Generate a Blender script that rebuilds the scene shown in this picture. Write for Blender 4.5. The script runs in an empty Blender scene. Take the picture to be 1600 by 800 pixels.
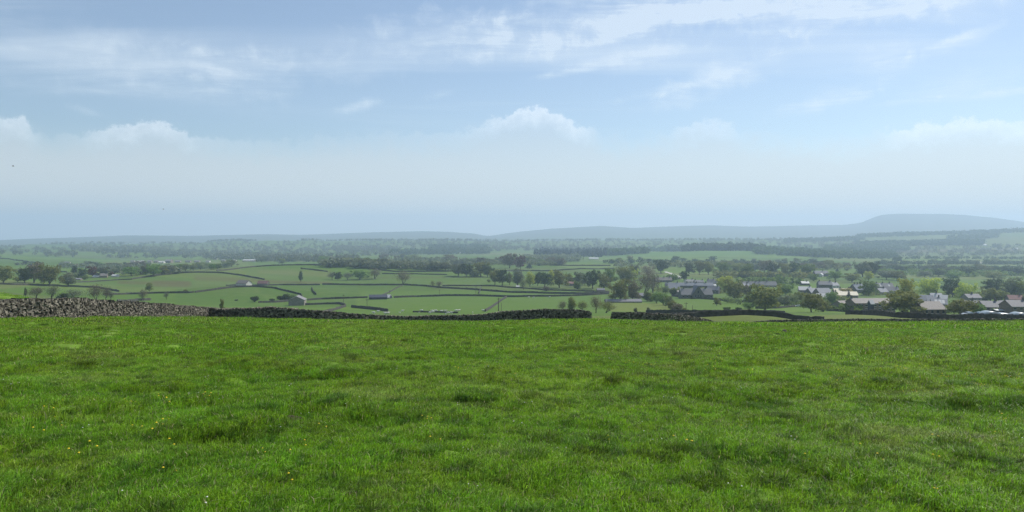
import bpy, math, random
import numpy as np
from math import radians as R

# ------------------------------------------------------------------ camera, world, sun, exposure
sc = bpy.context.scene
col = sc.collection
F, CX, CY, EYE = 1150.0, 800.0, 400.0, 362.0
PITCH = math.atan((CY - EYE) / F)
cam = bpy.data.objects.new('camera', bpy.data.cameras.new('camera'))
col.objects.link(cam)
cam.data.sensor_width = 36.0
cam.data.lens = 36.0 * F / 1600.0
cam.data.clip_start = 0.1
cam.data.clip_end = 60000.0
cam.location = (0, 0, 0)
cam.rotation_euler = (math.pi / 2 - PITCH, 0, 0)
sc.camera = cam
SUN_AZ, SUN_EL = 48.0, 47.0            # degrees right of the view direction, above the horizon
SUN_STRENGTH, SKY_STRENGTH, EXPOSURE = 4.8, 0.108, 0.10
HAZE_DENSITY = 0.000165
HAZE_COLOR = (.60, .78, .98, 1)
GRASS_A, GRASS_B, GRASS_C = (.205, .375, .018), (.290, .425, .040), (.095, .225, .014)
sc.view_settings.view_transform = 'Standard'
sc.view_settings.look = 'None'
sc.view_settings.gamma = 1.0
sc.view_settings.use_curve_mapping = False
sc.view_settings.exposure = EXPOSURE
cy = sc.cycles
cy.use_denoising = True
cy.denoising_prefilter = 'NONE'
cy.denoiser = 'OPENIMAGEDENOISE'
cy.max_bounces = 6
cy.diffuse_bounces = 3
cy.transmission_bounces = 4
cy.volume_bounces = 2
cy.transparent_max_bounces = 8
cy.caustics_reflective = False
cy.caustics_refractive = False
cy.sample_clamp_indirect = 6.0


class NG:
    """small helper to wire node trees"""
    def __init__(s, tree):
        s.t = tree
        s.n = tree.nodes
        s.l = tree.links

    def node(s, typ, **kw):
        n = s.n.new(typ)
        for k, v in kw.items():
            setattr(n, k, v)
        return n

    def put(s, sock, v):
        if isinstance(v, bpy.types.NodeSocket):
            s.l.new(v, sock)
        elif isinstance(v, (tuple, list)):
            sock.default_value = tuple(v) if len(v) != 3 or sock.type != 'RGBA' else (*v, 1.0)
        else:
            sock.default_value = v

    def m(s, op, a, b=0.0, c=0.0, clamp=False):
        n = s.node('ShaderNodeMath', operation=op, use_clamp=clamp)
        s.put(n.inputs[0], a)
        s.put(n.inputs[1], b)
        if op in ('MULTIPLY_ADD', 'COMPARE', 'SMOOTH_MIN', 'SMOOTH_MAX', 'WRAP'):
            s.put(n.inputs[2], c)
        return n.outputs[0]

    def ramp(s, v, a, b, lo=0.0, hi=1.0, smooth=True):
        n = s.node('ShaderNodeMapRange', interpolation_type='SMOOTHSTEP' if smooth else 'LINEAR', clamp=True)
        s.put(n.inputs[0], v)
        n.inputs[1].default_value = a
        n.inputs[2].default_value = b
        n.inputs[3].default_value = lo
        n.inputs[4].default_value = hi
        return n.outputs[0]

    def mix(s, f, a, b, blend='MIX'):
        n = s.node('ShaderNodeMix', data_type='RGBA', blend_type=blend)
        s.put(n.inputs[0], f)
        s.put(n.inputs[6], a)
        s.put(n.inputs[7], b)
        return n.outputs[2]

    def noise(s, vec, scale, detail=4.0, rough=0.55, dist=0.0, out=0):
        n = s.node('ShaderNodeTexNoise')
        if vec is not None:
            s.put(n.inputs['Vector'], vec)
        n.inputs['Scale'].default_value = scale
        n.inputs['Detail'].default_value = detail
        n.inputs['Roughness'].default_value = rough
        n.inputs['Distortion'].default_value = dist
        return n.outputs[out]

    def xyz(s, x, y, z):
        n = s.node('ShaderNodeCombineXYZ')
        s.put(n.inputs[0], x)
        s.put(n.inputs[1], y)
        s.put(n.inputs[2], z)
        return n.outputs[0]


def sky_angles(px, row):
    """azimuth and elevation (degrees) of a direction seen in the photograph"""
    x, y, z = px - CX, F, EYE - row
    return math.degrees(math.atan2(x, y)), math.degrees(math.atan2(z, math.hypot(x, y)))


world = bpy.data.worlds.new('World')
sc.world = world
world.use_nodes = True
g = NG(world.node_tree)
g.n.clear()
out = g.node('ShaderNodeOutputWorld')
bg = g.node('ShaderNodeBackground')
sky = g.node('ShaderNodeTexSky', sky_type='NISHITA')
sky.sun_disc = False
sky.sun_elevation = R(SUN_EL)
sky.sun_rotation = R(SUN_AZ)
sky.altitude = 200.0
sky.air_density = 1.0
sky.dust_density = 0.45
sky.ozone_density = 2.0
tc = g.node('ShaderNodeTexCoord')
sep = g.node('ShaderNodeSeparateXYZ')
g.l.new(tc.outputs['Generated'], sep.inputs[0])
dx, dy, dz = sep.outputs
az = g.m('MULTIPLY', g.m('ARCTAN2', dx, dy), 180 / math.pi)
el = g.m('MULTIPLY', g.m('ARCSINE', dz), 180 / math.pi)
# streaky high cloud: noise laid on a plane overhead, plus placed wisps
zc = g.m('ADD', g.m('MAXIMUM', dz, 0.0), 0.06)
plane = g.xyz(g.m('DIVIDE', dx, zc), g.m('DIVIDE', dy, zc), 0.0)
mp = g.node('ShaderNodeMapping')
g.l.new(plane, mp.inputs[0])
mp.inputs['Rotation'].default_value = (0, 0, R(-28))
mp.inputs['Scale'].default_value = (0.22, 0.85, 1.0)
cn = g.noise(mp.outputs[0], 1.25, 8.0, 0.6, 0.9)
cn2 = g.noise(plane, 0.35, 3.0, 0.5, 0.3)
cirrus = g.m('ADD', g.m('MULTIPLY', g.m('MULTIPLY', g.ramp(cn, 0.43, 0.74), g.ramp(cn2, 0.36, 0.62)), .8), .13)
angv = g.xyz(az, el, 0.0)
wn = g.noise(angv, 0.55, 6.0, 0.62, 0.4)


mp2 = g.node('ShaderNodeMapping')
g.l.new(angv, mp2.inputs[0])
mp2.inputs['Rotation'].default_value = (0, 0, R(-11))
mp2.inputs['Scale'].default_value = (0.10, 0.62, 1.0)
STREAK = g.ramp(g.noise(mp2.outputs[0], 1.15, 9.0, .66, .8), .36, .66, .25, 1.25)


def blob(px, row, ln, wd, ang, strength, soft=1.0):
    """a wisp of cloud: centre and size in degrees of arc"""
    a0, e0 = sky_angles(px, row)
    ca, sa = math.cos(R(ang)), math.sin(R(ang))
    u = g.m('SUBTRACT', az, a0)
    v = g.m('SUBTRACT', el, e0)
    uu = g.m('DIVIDE', g.m('ADD', g.m('MULTIPLY', u, ca), g.m('MULTIPLY', v, sa)), ln)
    vv = g.m('DIVIDE', g.m('ADD', g.m('MULTIPLY', u, -sa), g.m('MULTIPLY', v, ca)), wd)
    d = g.m('SQRT', g.m('ADD', g.m('MULTIPLY', uu, uu), g.m('MULTIPLY', vv, vv)))
    d = g.m('ADD', d, g.m('MULTIPLY', g.m('SUBTRACT', wn, 0.5), 1.9))
    return g.m('MULTIPLY', g.m('MULTIPLY', g.ramp(d, 1.15, 0.0), strength), STREAK)


wisps = [
    (1000, 20, 15.0, 2.4, 4, .42), (1380, -10, 15.0, 2.6, 4, .5), (820, 75, 6.0, 1.3, 2, .28), (960, 62, 5.0, .5, 12, .35), (900, 112, 4.4, .35, 9, .3), (1200, 95, 4.6, .5, 13, .3),
    (1040, 142, 5.6, .45, 10, .26), (1290, 165, 5.0, .4, 12, .3), (1385, 98, 1.4, 1.8, -30, .2), (1530, 152, 5.0, .35, 2, .3), (1495, 62, 3.4, .35, 14, .3), (330, 100, 9.0, 1.6, 5, .2), (200, 140, 9.0, .7, 3, .16),
    (700, 62, 9.0, 2.0, 4, .30), (560, 110, 6.0, 1.2, 6, .16), (980, 40, 7.0, 1.6, 10, .45), (1010, 88, 3.6, 1.0, 16, .34), (930, 100, 3.6, .7, 8, .25),
    (1120, 18, 9.0, 1.2, 5, .50), (1400, 12, 8.0, 1.1, 4, .50), (1130, 120, 5.4, 1.6, 14, .34), (1060, 160, 4.2, .7, 7, .22),
    (1300, 155, 4.6, .9, 14, .26), (1360, 110, 1.8, 1.2, -42, .22), (1240, 170, 2.8, .45, 10, .26), (1490, 70, 3.2, .7, 15, .34),
    (1500, 140, 5.0, 1.4, 3, .20), (1420, 160, 3.0, .3, 2, .30), (560, 168, 1.9, .5, 14, .48), (690, 148, 1.4, .4, 12, .26),
    (145, 176, 1.3, .35, -14, .50), (380, 128, 6.0, 2.4, 4, .24), (100, 60, 8.0, 1.6, 3, .13),
]
for w in wisps:
    cirrus = g.m('ADD', cirrus, g.m('MULTIPLY', blob(*w), 1.5))
cirrus = g.m('MULTIPLY', g.m('MINIMUM', cirrus, 1.0), g.ramp(el, 6.5, 10.0))
# low bank of cumulus: its top edge and its whiteness as functions of azimuth
A0, A1 = -60.0, 60.0


def azcurve(points, lo, hi, default):
    n = g.node('ShaderNodeFloatCurve')
    c = n.mapping.curves[0]
    pts = [(0.0, default)] + [((a - A0) / (A1 - A0), v) for a, v in points] + [(1.0, default)]
    pts = [(x, (v - lo) / (hi - lo)) for x, v in pts]
    c.points[0].location = pts[0]
    c.points[1].location = pts[-1]
    for p in pts[1:-1]:
        c.points.new(*p)
    n.mapping.update()
    g.put(n.inputs['Value'], g.m('DIVIDE', g.m('SUBTRACT', az, A0), A1 - A0))
    return g.m('MULTIPLY_ADD', n.outputs[0], hi - lo, lo)


edge = [(0, 176), (40, 180), (62, 199), (105, 203), (150, 197), (200, 190), (245, 183), (280, 192), (305, 206), (350, 210), (400, 213), (470, 213),
        (520, 206), (600, 203), (680, 203), (735, 196), (775, 178), (810, 168), (838, 163), (865, 170), (890, 184), (925, 196), (960, 208),
        (1020, 204), (1070, 190), (1095, 184), (1130, 186), (1160, 196), (1220, 206), (1340, 206), (1380, 196), (1430, 190), (1480, 181), (1550, 178), (1600, 184)]
top = azcurve([sky_angles(p, r) for p, r in edge], 0, 20, 8.0)
white = [(0, .85), (50, .8), (80, .15), (130, .35), (180, .75), (250, .9), (300, .6), (330, .3), (400, .2), (480, .12), (560, .12), (680, .2), (735, .35), (780, .7),
         (840, 1), (890, .9), (925, .4), (960, .05), (1040, .1), (1090, .5), (1140, .4), (1180, .05), (1350, .05), (1390, .55), (1480, .9), (1560, .8), (1600, .7)]
wht = azcurve([(sky_angles(p, 200)[0], v) for p, v in white], 0, 1, 0.3)
puff = g.noise(angv, 0.9, 7.0, 0.62, 0.15)
dep = g.m('ADD', g.m('SUBTRACT', top, el), g.m('MULTIPLY', g.m('SUBTRACT', puff, 0.60), 2.4))
inside = g.ramp(dep, -0.06, 0.34)
soft = g.ramp(dep, -0.5, 2.2)
bright = g.m('MULTIPLY', g.m('MULTIPLY', inside, wht), g.ramp(dep, 1.9, 0.1))
lump = g.ramp(g.noise(angv, 2.0, 5.0, 0.6), 0.3, 0.7, 0.72, 1.0)
bright = g.m('MULTIPLY', bright, lump)
veil = g.m('MULTIPLY', soft, g.ramp(el, 9.5, 1.0, 0.28, 0.85))
c0 = sky.outputs[0]
c1 = g.mix(g.m('MULTIPLY', cirrus, 0.60), c0, (7.7, 8.5, 9.2))
c2 = g.mix(veil, c1, (6.4, 6.7, 7.0))
c3 = g.mix(g.m('MULTIPLY', bright, 0.52), c2, (9.6, 10.1, 10.6))
g.l.new(c3, bg.inputs[0])
bg.inputs[1].default_value = SKY_STRENGTH
g.l.new(bg.outputs[0], out.inputs[0])

sun = bpy.data.objects.new('sun', bpy.data.lights.new('sun', 'SUN'))
col.objects.link(sun)
sun.data.energy = SUN_STRENGTH
sun.data.angle = R(0.55)
sun.data.color = (1.0, 0.95, 0.88)
sun.rotation_euler = (R(90 - SUN_EL), 0, R(180 - SUN_AZ))

# ------------------------------------------------------------------ naming helpers
def tag(o, label=None, cat=None, group=None, kind=None):
    if label: o['label'] = label
    if cat: o['category'] = cat
    if group: o['group'] = group
    if kind: o['kind'] = kind
    return o


def empty(name, loc, rz=0.0, sc_=1.0):
    o = bpy.data.objects.new(name, None)
    col.objects.link(o)
    o.empty_display_size = 0.5
    o.location = loc
    o.rotation_euler = (0, 0, rz)
    o.scale = (sc_, sc_, sc_) if not isinstance(sc_, tuple) else sc_
    return o


class MB:
    """collects geometry; build() links it as one mesh object"""
    def __init__(s):
        s.v, s.f, s.k = [], [], 0

    def add(s, verts, faces):
        s.f += [tuple(i + s.k for i in f) for f in faces]
        s.v += [tuple(p) for p in verts]
        s.k += len(verts)

    BOXF = [(0, 3, 2, 1), (4, 5, 6, 7), (0, 1, 5, 4), (1, 2, 6, 5), (2, 3, 7, 6), (3, 0, 4, 7)]

    def box(s, x0, x1, y0, y1, z0, z1):
        s.add([(x0, y0, z0), (x1, y0, z0), (x1, y1, z0), (x0, y1, z0), (x0, y0, z1), (x1, y0, z1), (x1, y1, z1), (x0, y1, z1)], MB.BOXF)

    def tube(s, pts, rad, n=6, cap=True):
        pts = [np.array(p, float) for p in pts]
        base = []
        for i, p in enumerate(pts):
            d = pts[min(i + 1, len(pts) - 1)] - pts[max(i - 1, 0)]
            d /= (np.linalg.norm(d) + 1e-9)
            a = np.cross(d, (0.31, 0.95, 0.1) if abs(d[1]) < .9 else (1, 0, 0))
            a /= np.linalg.norm(a)
            b = np.cross(d, a)
            r = rad[i] if isinstance(rad, (list, tuple)) else rad
            base += [tuple(p + r * (math.cos(2 * math.pi * j / n) * a + math.sin(2 * math.pi * j / n) * b)) for j in range(n)]
        f = []
        for i in range(len(pts) - 1):
            for j in range(n):
                f.append((i * n + j, i * n + (j + 1) % n, (i + 1) * n + (j + 1) % n, (i + 1) * n + j))
        if cap:
            f += [tuple(range(n))[::-1], tuple((len(pts) - 1) * n + j for j in range(n))]
        s.add(base, f)

    def mesh(s, name, mat):
        me = bpy.data.meshes.new(name)
        me.from_pydata(s.v, [], s.f)
        if mat: me.materials.append(mat)
        me.update()
        return me

    def build(s, name, mat, parent=None, smooth=False):
        me = s.mesh(name, mat)
        if smooth:
            me.polygons.foreach_set('use_smooth', [True] * len(me.polygons))
        return link(name, me, parent)


def link(name, me, parent=None):
    o = bpy.data.objects.new(name, me)
    col.objects.link(o)
    if parent: o.parent = parent
    return o


def copy_tree(o, parent=None):
    c = o.copy()
    col.objects.link(c)
    if parent: c.parent = parent
    for ch in list(o.children):
        copy_tree(ch, c)
    return c


def np_mesh(name, V, Q, mat, smooth=False):
    """V (n,3), Q (m,k) arrays -> mesh"""
    me = bpy.data.meshes.new(name)
    V = np.ascontiguousarray(V, dtype=np.float32)
    Q = np.ascontiguousarray(Q, dtype=np.int32)
    m, k = Q.shape
    me.vertices.add(len(V))
    me.vertices.foreach_set('co', V.ravel())
    me.loops.add(m * k)
    me.loops.foreach_set('vertex_index', Q.ravel())
    me.polygons.add(m)
    me.polygons.foreach_set('loop_start', np.arange(0, m * k, k, dtype=np.int32))
    me.polygons.foreach_set('use_smooth', np.full(m, smooth))
    me.update(calc_edges=True)
    if mat: me.materials.append(mat)
    return me


# ------------------------------------------------------------------ noise and terrain height
def _h(ix, iy, seed):
    n = (ix.astype(np.int64) * 374761393 + iy.astype(np.int64) * 668265263 + seed * 2147483647) & 0xffffffff
    n = ((n ^ (n >> 13)) * 1274126177) & 0xffffffff
    n = (n ^ (n >> 16)) & 0xffffffff
    return n / 4294967295.0


def vnoise(x, y, seed=0):
    ix, iy = np.floor(x), np.floor(y)
    fx, fy = x - ix, y - iy
    fx = fx * fx * fx * (fx * (fx * 6 - 15) + 10)
    fy = fy * fy * fy * (fy * (fy * 6 - 15) + 10)
    a, b = _h(ix, iy, seed), _h(ix + 1, iy, seed)
    c, d = _h(ix, iy + 1, seed), _h(ix + 1, iy + 1, seed)
    return (a + (b - a) * fx) * (1 - fy) + (c + (d - c) * fx) * fy - 0.5


def fbm(x, y, oct=4, seed=0, gain=0.5):
    s, a = 0.0, 1.0
    for i in range(oct):
        s = s + a * vnoise(x * 2 ** i + 17.3 * i, y * 2 ** i - 9.1 * i, seed + i)
        a *= gain
    return s


skyline = [(-700, 378), (-200, 378), (0, 375), (55, 372), (110, 370.5), (200, 367), (300, 368), (420, 365), (470, 366.5), (560, 363), (660, 360.5), (700, 361.5),
           (740, 364), (762, 368.5), (800, 362.5), (860, 356.5), (940, 352), (990, 355.5), (1040, 353), (1110, 351), (1170, 353), (1250, 351.5), (1320, 350),
           (1345, 347), (1362, 339), (1378, 334), (1400, 333), (1470, 333), (1505, 334.5), (1560, 340), (1600, 346), (1700, 353), (2300, 362)]
midridge = [(-700, 384), (0, 384.5), (25, 384), (45, 381), (60, 382), (90, 380.5), (110, 381.5), (150, 380), (200, 381.5), (260, 380), (310, 380), (330, 378), (360, 377),
            (370, 375), (385, 377.5), (420, 376), (460, 376.5), (485, 374), (505, 376.5), (560, 376.5), (640, 376), (690, 375), (730, 376), (800, 376), (1000, 375), (1200, 374.5),
            (1250, 373.5), (1300, 371), (1350, 369), (1400, 366), (1500, 364), (1560, 361), (1600, 359), (1800, 357), (2300, 357)]
LINES = [
    (170, [(0, 520), (700, 509), (1000, 500), (1165, 492.5), (1210, 495), (1260, 503), (1330, 503), (1600, 504)]),
    (205, [(0, 515), (700, 505), (1000, 496), (1165, 493), (1260, 497), (1330, 491.5), (1410, 496), (1600, 500)]),
    (250, [(0, 500), (440, 500), (700, 500), (950, 491), (1165, 490), (1600, 495)]),
    (300, [(0, 485), (200, 489), (440, 492), (700, 495), (950, 489), (1200, 490), (1450, 492), (1600, 493)]),
    (350, [(0, 473), (200, 482), (440, 488), (700, 489), (950, 487), (1200, 487.5), (1450, 490), (1600, 491.5)]),
    (420, [(0, 462), (200, 475), (440, 483), (700, 481), (950, 482), (1200, 483), (1600, 486)]),
    (500, [(0, 452), (200, 466), (440, 476), (700, 473), (1200, 475), (1600, 480)]),
    (600, [(0, 444), (200, 457), (440, 465), (700, 463), (1200, 464), (1600, 469)]),
    (740, [(0, 436), (200, 445), (440, 450), (700, 448), (950, 450), (1200, 450), (1600, 456)]),
    (900, [(0, 430), (200, 434), (440, 440), (700, 437), (950, 438), (1200, 439), (1600, 446)]),
    (1100, [(0, 423), (200, 426), (440, 426), (700, 425), (1200, 429), (1600, 436)]),
    (1500, [(0, 411), (200, 414), (440, 413.5), (700, 412), (950, 411.5), (1200, 415), (1600, 422)]),
    (2000, [(0, 401), (200, 408), (440, 406.5), (700, 404), (950, 404), (1050, 402), (1200, 402), (1600, 408)]),
    (2400, [(0, 396.5), (130, 402), (200, 404), (440, 402), (700, 399.5), (900, 401), (1000, 394.5), (1100, 392), (1180, 392), (1290, 399), (1400, 403), (1600, 401)]),
    (2800, [(0, 394), (110, 393.5), (170, 394), (300, 397), (440, 398), (700, 397), (900, 397), (1000, 395), (1100, 394), (1250, 394), (1400, 396), (1600, 393)]),
    (3500, [(0, 387.5), (200, 388), (300, 391), (440, 390), (700, 388), (950, 388), (1200, 386), (1340, 383), (1450, 378), (1600, 374)]),
    (4400, midridge),
    (5400, [(p, r + 3.5 + max(0, (374 - r) * .9)) for p, r in midridge]),
    (6300, [(0, 380), (700, 377), (1300, 377), (1600, 375)]),
    (7700, [(p, r + (376 - r) * .45) for p, r in skyline]),
    (9000, skyline),
    (10500, [(p, r + 12) for p, r in skyline]),
    (13000, [(0, 376), (1600, 376)]),
]
LY = np.linspace(math.log(160), math.log(13000), 420)
PX = np.linspace(-700, 2300, 601)
_rows = np.array([np.interp(PX, *zip(*l)) for _, l in LINES])
_ly = np.log([y for y, _ in LINES])
TAB = np.array([np.interp(LY, _ly, _rows[:, j]) for j in range(len(PX))]).T      # (LY, PX)


def _blur(a, n, axis):
    k = np.hanning(n + 2)[1:-1]
    k /= k.sum()
    p = [(0, 0), (0, 0)]
    p[axis] = (n // 2, n // 2)
    a = np.pad(a, p, mode='edge')
    return np.apply_along_axis(lambda r: np.convolve(r, k, 'valid'), axis, a)


TAB = _blur(_blur(TAB, 7, 0), 3, 1)


def hill(x, y, px, Y, h, sx, sy, rot=0.0):
    cx_ = (px - CX) / F * Y
    u, v = x - cx_, y - Y
    c, s = math.cos(R(rot)), math.sin(R(rot))
    u, v = (u * c + v * s) / sx, (-u * s + v * c) / sy
    return h * np.exp(-(u * u + v * v) / 2)


BROW = [(-200, 497), (0, 496), (322, 498.5), (500, 502.5), (600, 503.5), (740, 505), (800, 504), (850, 501.5), (920, 501), (957, 502), (1050, 506), (1127, 507), (1300, 507), (1600, 505), (1800, 505)]
BROW_PX = [p for p, r in BROW]
BROW_DR = [r + 1.6 - (500 + 7.7 * (p - CX) / F) for p, r in BROW]


def H(x, y):
    """height of the ground at world x, y (the camera's eye is the origin)"""
    x = np.asarray(x, float)
    y = np.asarray(y, float)
    yy = np.abs(y)
    near = -1.6 - 0.0067 * x - 0.08 * y - 0.00025 * y * np.maximum(y, 0)
    pxn = CX + F * x / np.maximum(y, 12.0)
    corr = np.interp(pxn, BROW_PX, BROW_DR)
    tt = np.clip((y - 15) / 50, 0, 1)
    near = near - corr / F * y * tt * tt * (3 - 2 * tt)
    near = near + hill(x, y, -25, 122, 4.7, 7.5, 13) + hill(x, y, 1220, 152, .5, 16, 9)
    ys = np.maximum(y, 165.0)
    px = np.clip(CX + F * x / ys, -690, 2290)
    fi = np.clip((np.log(ys) - LY[0]) / (LY[1] - LY[0]), 0, len(LY) - 1.001)
    fj = np.clip((px - PX[0]) / (PX[1] - PX[0]), 0, len(PX) - 1.001)
    i, j = fi.astype(int), fj.astype(int)
    a, b = fi - i, fj - j
    row = (TAB[i, j] * (1 - b) + TAB[i, j + 1] * b) * (1 - a) + (TAB[i + 1, j] * (1 - b) + TAB[i + 1, j + 1] * b) * a
    far = -(row - EYE) / F * ys
    far = np.where(px > 740, np.where(px < 780, far, far), far)
    far = far + hill(x, y, 388, 620, 7.5, 42, 52) + hill(x, y, 322, 900, 8.5, 78, 55) + hill(x, y, 490, 1060, 13.5, 125, 75)
    far = far + hill(x, y, 690, 1000, 3.0, 60, 60)
    far = far + fbm(x / 90, y / 90, 3, 5) * np.clip((ys - 250) / 900, 0, 1) * 2.2 * np.clip((7500 - ys) / 4500, 0.15, 1)
    far = far + fbm(x / 700, y / 700, 4, 9) * np.clip((ys - 2000) / 5000, 0, 1) * 20 * np.clip((7600 - ys) / 2000, .15, 1)
    t = np.clip((y - 125) / 45, 0, 1)
    t = t * t * (3 - 2 * t)
    z = near * (1 - t) + far * t
    # tussocky pasture: lumps of a few centimetres on the near field, gentle swells
    nearw = np.clip((150 - yy) / 60, 0, 1)
    d = np.hypot(x, y)
    z = z + nearw * (fbm(x / 9, y / 9, 2, 21) * 0.10 + fbm(x / 1.7 + .3 * y, y / 1.7, 3, 33) * 0.085 * np.clip(d / 6, .3, 1.4)
                     + np.maximum(fbm(x / .8, y / .8, 2, 41) - .10, 0) * .30 + fbm(x / .42, y / .42, 2, 47) * .035)
    return z


def at(px, row, y0=165.0, y1=6000.0, n=2600):
    """the first visible ground point along the photograph's line of sight, searched between two depths"""
    ys = np.exp(np.linspace(math.log(y0), math.log(y1), n))
    xs = (px - CX) / F * ys
    # exact projection of the pitched camera
    zs = H(xs, ys)
    for _ in range(2):
        dep = ys * math.cos(PITCH) - zs * math.sin(PITCH)
        xs = (px - CX) / F * dep
        zs = H(xs, ys)
    dep = ys * math.cos(PITCH) - zs * math.sin(PITCH)
    up = ys * math.sin(PITCH) + zs * math.cos(PITCH)
    r = np.minimum.accumulate(CY - F * up / dep)
    k = int(np.argmax(r <= row)) if (r <= row).any() else int(np.argmin(r))
    return np.array([xs[k], ys[k], zs[k]])


def proj(x, y, z):
    dep = y * math.cos(PITCH) - z * math.sin(PITCH)
    up = y * math.sin(PITCH) + z * math.cos(PITCH)
    return CX + F * x / dep, CY - F * up / dep
#@@SURFACES
# ------------------------------------------------------------------ materials
def principled(name, base=None, rough=0.9, spec=0.2):
    m = bpy.data.materials.new(name)
    m.use_nodes = True
    g = NG(m.node_tree)
    b = m.node_tree.nodes['Principled BSDF']
    b.inputs['Roughness'].default_value = rough
    b.inputs['Specular IOR Level'].default_value = spec
    if base: b.inputs['Base Color'].default_value = (*base, 1)
    return m, g, b


def mottled(name, c0, c1, scale, rough=0.9, spec=0.2, coord='Object', bump=0.0, island=0.0, c2=None, sc2=0.0):
    m, g, b = principled(name, None, rough, spec)
    tc = g.node('ShaderNodeTexCoord')
    v = tc.outputs[coord]
    f = g.ramp(g.noise(v, scale, 5.0, 0.6), 0.3, 0.7)
    c = g.mix(f, c0, c1)
    if c2:
        c = g.mix(g.ramp(g.noise(v, sc2, 4.0, .6), .55, .72), c, c2)
    if island:
        gi = g.node('ShaderNodeNewGeometry')
        k = g.m('MULTIPLY_ADD', gi.outputs['Random Per Island'], island * 2, 1 - island)
        hs = g.node('ShaderNodeHueSaturation')
        g.put(hs.inputs['Value'], k)
        g.put(hs.inputs['Color'], c)
        c = hs.outputs[0]
    g.put(b.inputs['Base Color'], c)
    if bump:
        bp = g.node('ShaderNodeBump')
        bp.inputs['Strength'].default_value = bump
        g.put(bp.inputs['Height'], g.noise(v, scale * 2.3, 5.0))
        g.l.new(bp.outputs[0], b.inputs['Normal'])
    return m


def leafmat(name, c0, c1, trans=0.35, scale=.35):
    m, g, b = principled(name, None, 0.75, 0.12)
    gi = g.node('ShaderNodeNewGeometry')
    oi = g.node('ShaderNodeObjectInfo')
    c = g.mix(gi.outputs['Random Per Island'], c0, c1)
    tc = g.node('ShaderNodeTexCoord')
    c = g.mix(g.m('MULTIPLY', g.ramp(g.noise(tc.outputs['Object'], scale, 3.0), .35, .65), .5), c, c1)
    hs = g.node('ShaderNodeHueSaturation')
    g.put(hs.inputs['Value'], g.m('MULTIPLY_ADD', oi.outputs['Random'], 0.5, 0.75))
    g.put(hs.inputs['Hue'], g.m('MULTIPLY_ADD', oi.outputs['Random'], 0.03, 0.485))
    g.put(hs.inputs['Color'], c)
    g.put(b.inputs['Base Color'], hs.outputs[0])
    t = g.node('ShaderNodeBsdfTranslucent')
    g.put(t.inputs[0], hs.outputs[0])
    mx = g.node('ShaderNodeMixShader')
    mx.inputs[0].default_value = trans
    g.l.new(b.outputs[0], mx.inputs[1])
    g.l.new(t.outputs[0], mx.inputs[2])
    g.l.new(mx.outputs[0], g.n['Material Output'].inputs[0])
    return m


M = {}
M['stone'] = mottled('dry_stone', (.085, .077, .061), (.190, .173, .138), 3.0, .95, .1, 'Object', .4, .62, (.33, .305, .25), 5.0)
M['stone_far'] = mottled('field_wall_stone', (.050, .048, .042), (.10, .095, .082), .9, .95, .1, 'Object', 0, 0.0)
M['mortar'] = principled('wall_core', (.03, .028, .022), .95)[0]
M['masonry'] = mottled('house_stone', (.20, .18, .15), (.31, .285, .24), 1.6, .9, .15, 'Object', 0.2)
M['dark_masonry'] = mottled('dark_house_stone', (.10, .095, .085), (.17, .16, .14), 1.6, .9, .15, 'Object', 0.2)
M['render'] = mottled('lime_render', (.56, .54, .49), (.68, .66, .61), 1.0, .85, .2)
M['brown'] = mottled('brown_stone', (.18, .145, .11), (.26, .21, .165), 1.3, .9, .15)
M['slate'] = mottled('slate', (.12, .12, .135), (.19, .19, .205), 2.2, .7, .25, 'Object', .15)
M['slate_blue'] = mottled('blue_slate', (.11, .125, .155), (.165, .185, .22), 2.0, .65, .3, 'Object', .15)
M['slate_brown'] = mottled('stone_slate', (.145, .13, .118), (.22, .198, .18), 2.2, .7, .3, 'Object', .15)
M['slate_pale'] = mottled('pale_slate', (.18, .175, .18), (.24, .235, .235), 2.2, .75, .2, 'Object', .1)
M['roof_white_glare'] = mottled('white_glare_roof', (.42, .42, .42), (.50, .50, .49), .8, .6, .3)  # sun glare on slates painted as a white roof colour; white sheds share it
M['roof_cream'] = mottled('cream_roof', (.62, .54, .38), (.70, .62, .46), .8, .6, .4)
M['roof_red'] = mottled('red_roof', (.19, .10, .088), (.26, .145, .13), 1.5, .8, .2)
M['dark_shed'] = mottled('dark_shed', (.03, .035, .055), (.055, .06, .085), 1.0, .6, .3)
M['glass'] = principled('window_glass', (.03, .035, .045), .12, .6)[0]
M['wood'] = mottled('weathered_wood', (.10, .08, .06), (.17, .14, .11), 2.0)
M['bark'] = mottled('bark', (.055, .048, .038), (.12, .105, .085), 2.0)
M['wool'] = mottled('wool', (.62, .60, .53), (.74, .72, .66), 6.0, .95, .1)
M['face'] = principled('sheep_face', (.20, .18, .16), .9)[0]
M['earth'] = mottled('earth', (.045, .036, .028), (.095, .078, .058), 8.0, .98, .05, 'Object', .6)
M['pale_stone'] = mottled('pale_stone', (.5, .49, .45), (.66, .64, .6), 6.0)
M['feather'] = principled('feathers', (.04, .04, .045), .8)[0]
M['tyre'] = principled('rubber', (.02, .02, .02), .8)[0]
M['cover'] = mottled('pale_sheeting', (.18, .23, .26), (.25, .30, .33), 1.0, .35, .5)


def paint(c, n='car_paint'):
    return principled(n, c, .3, .5)[0]


M['car_white'] = paint((.72, .73, .74))
M['car_silver'] = paint((.42, .46, .50))
M['car_blue'] = paint((.30, .40, .48))

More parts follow.
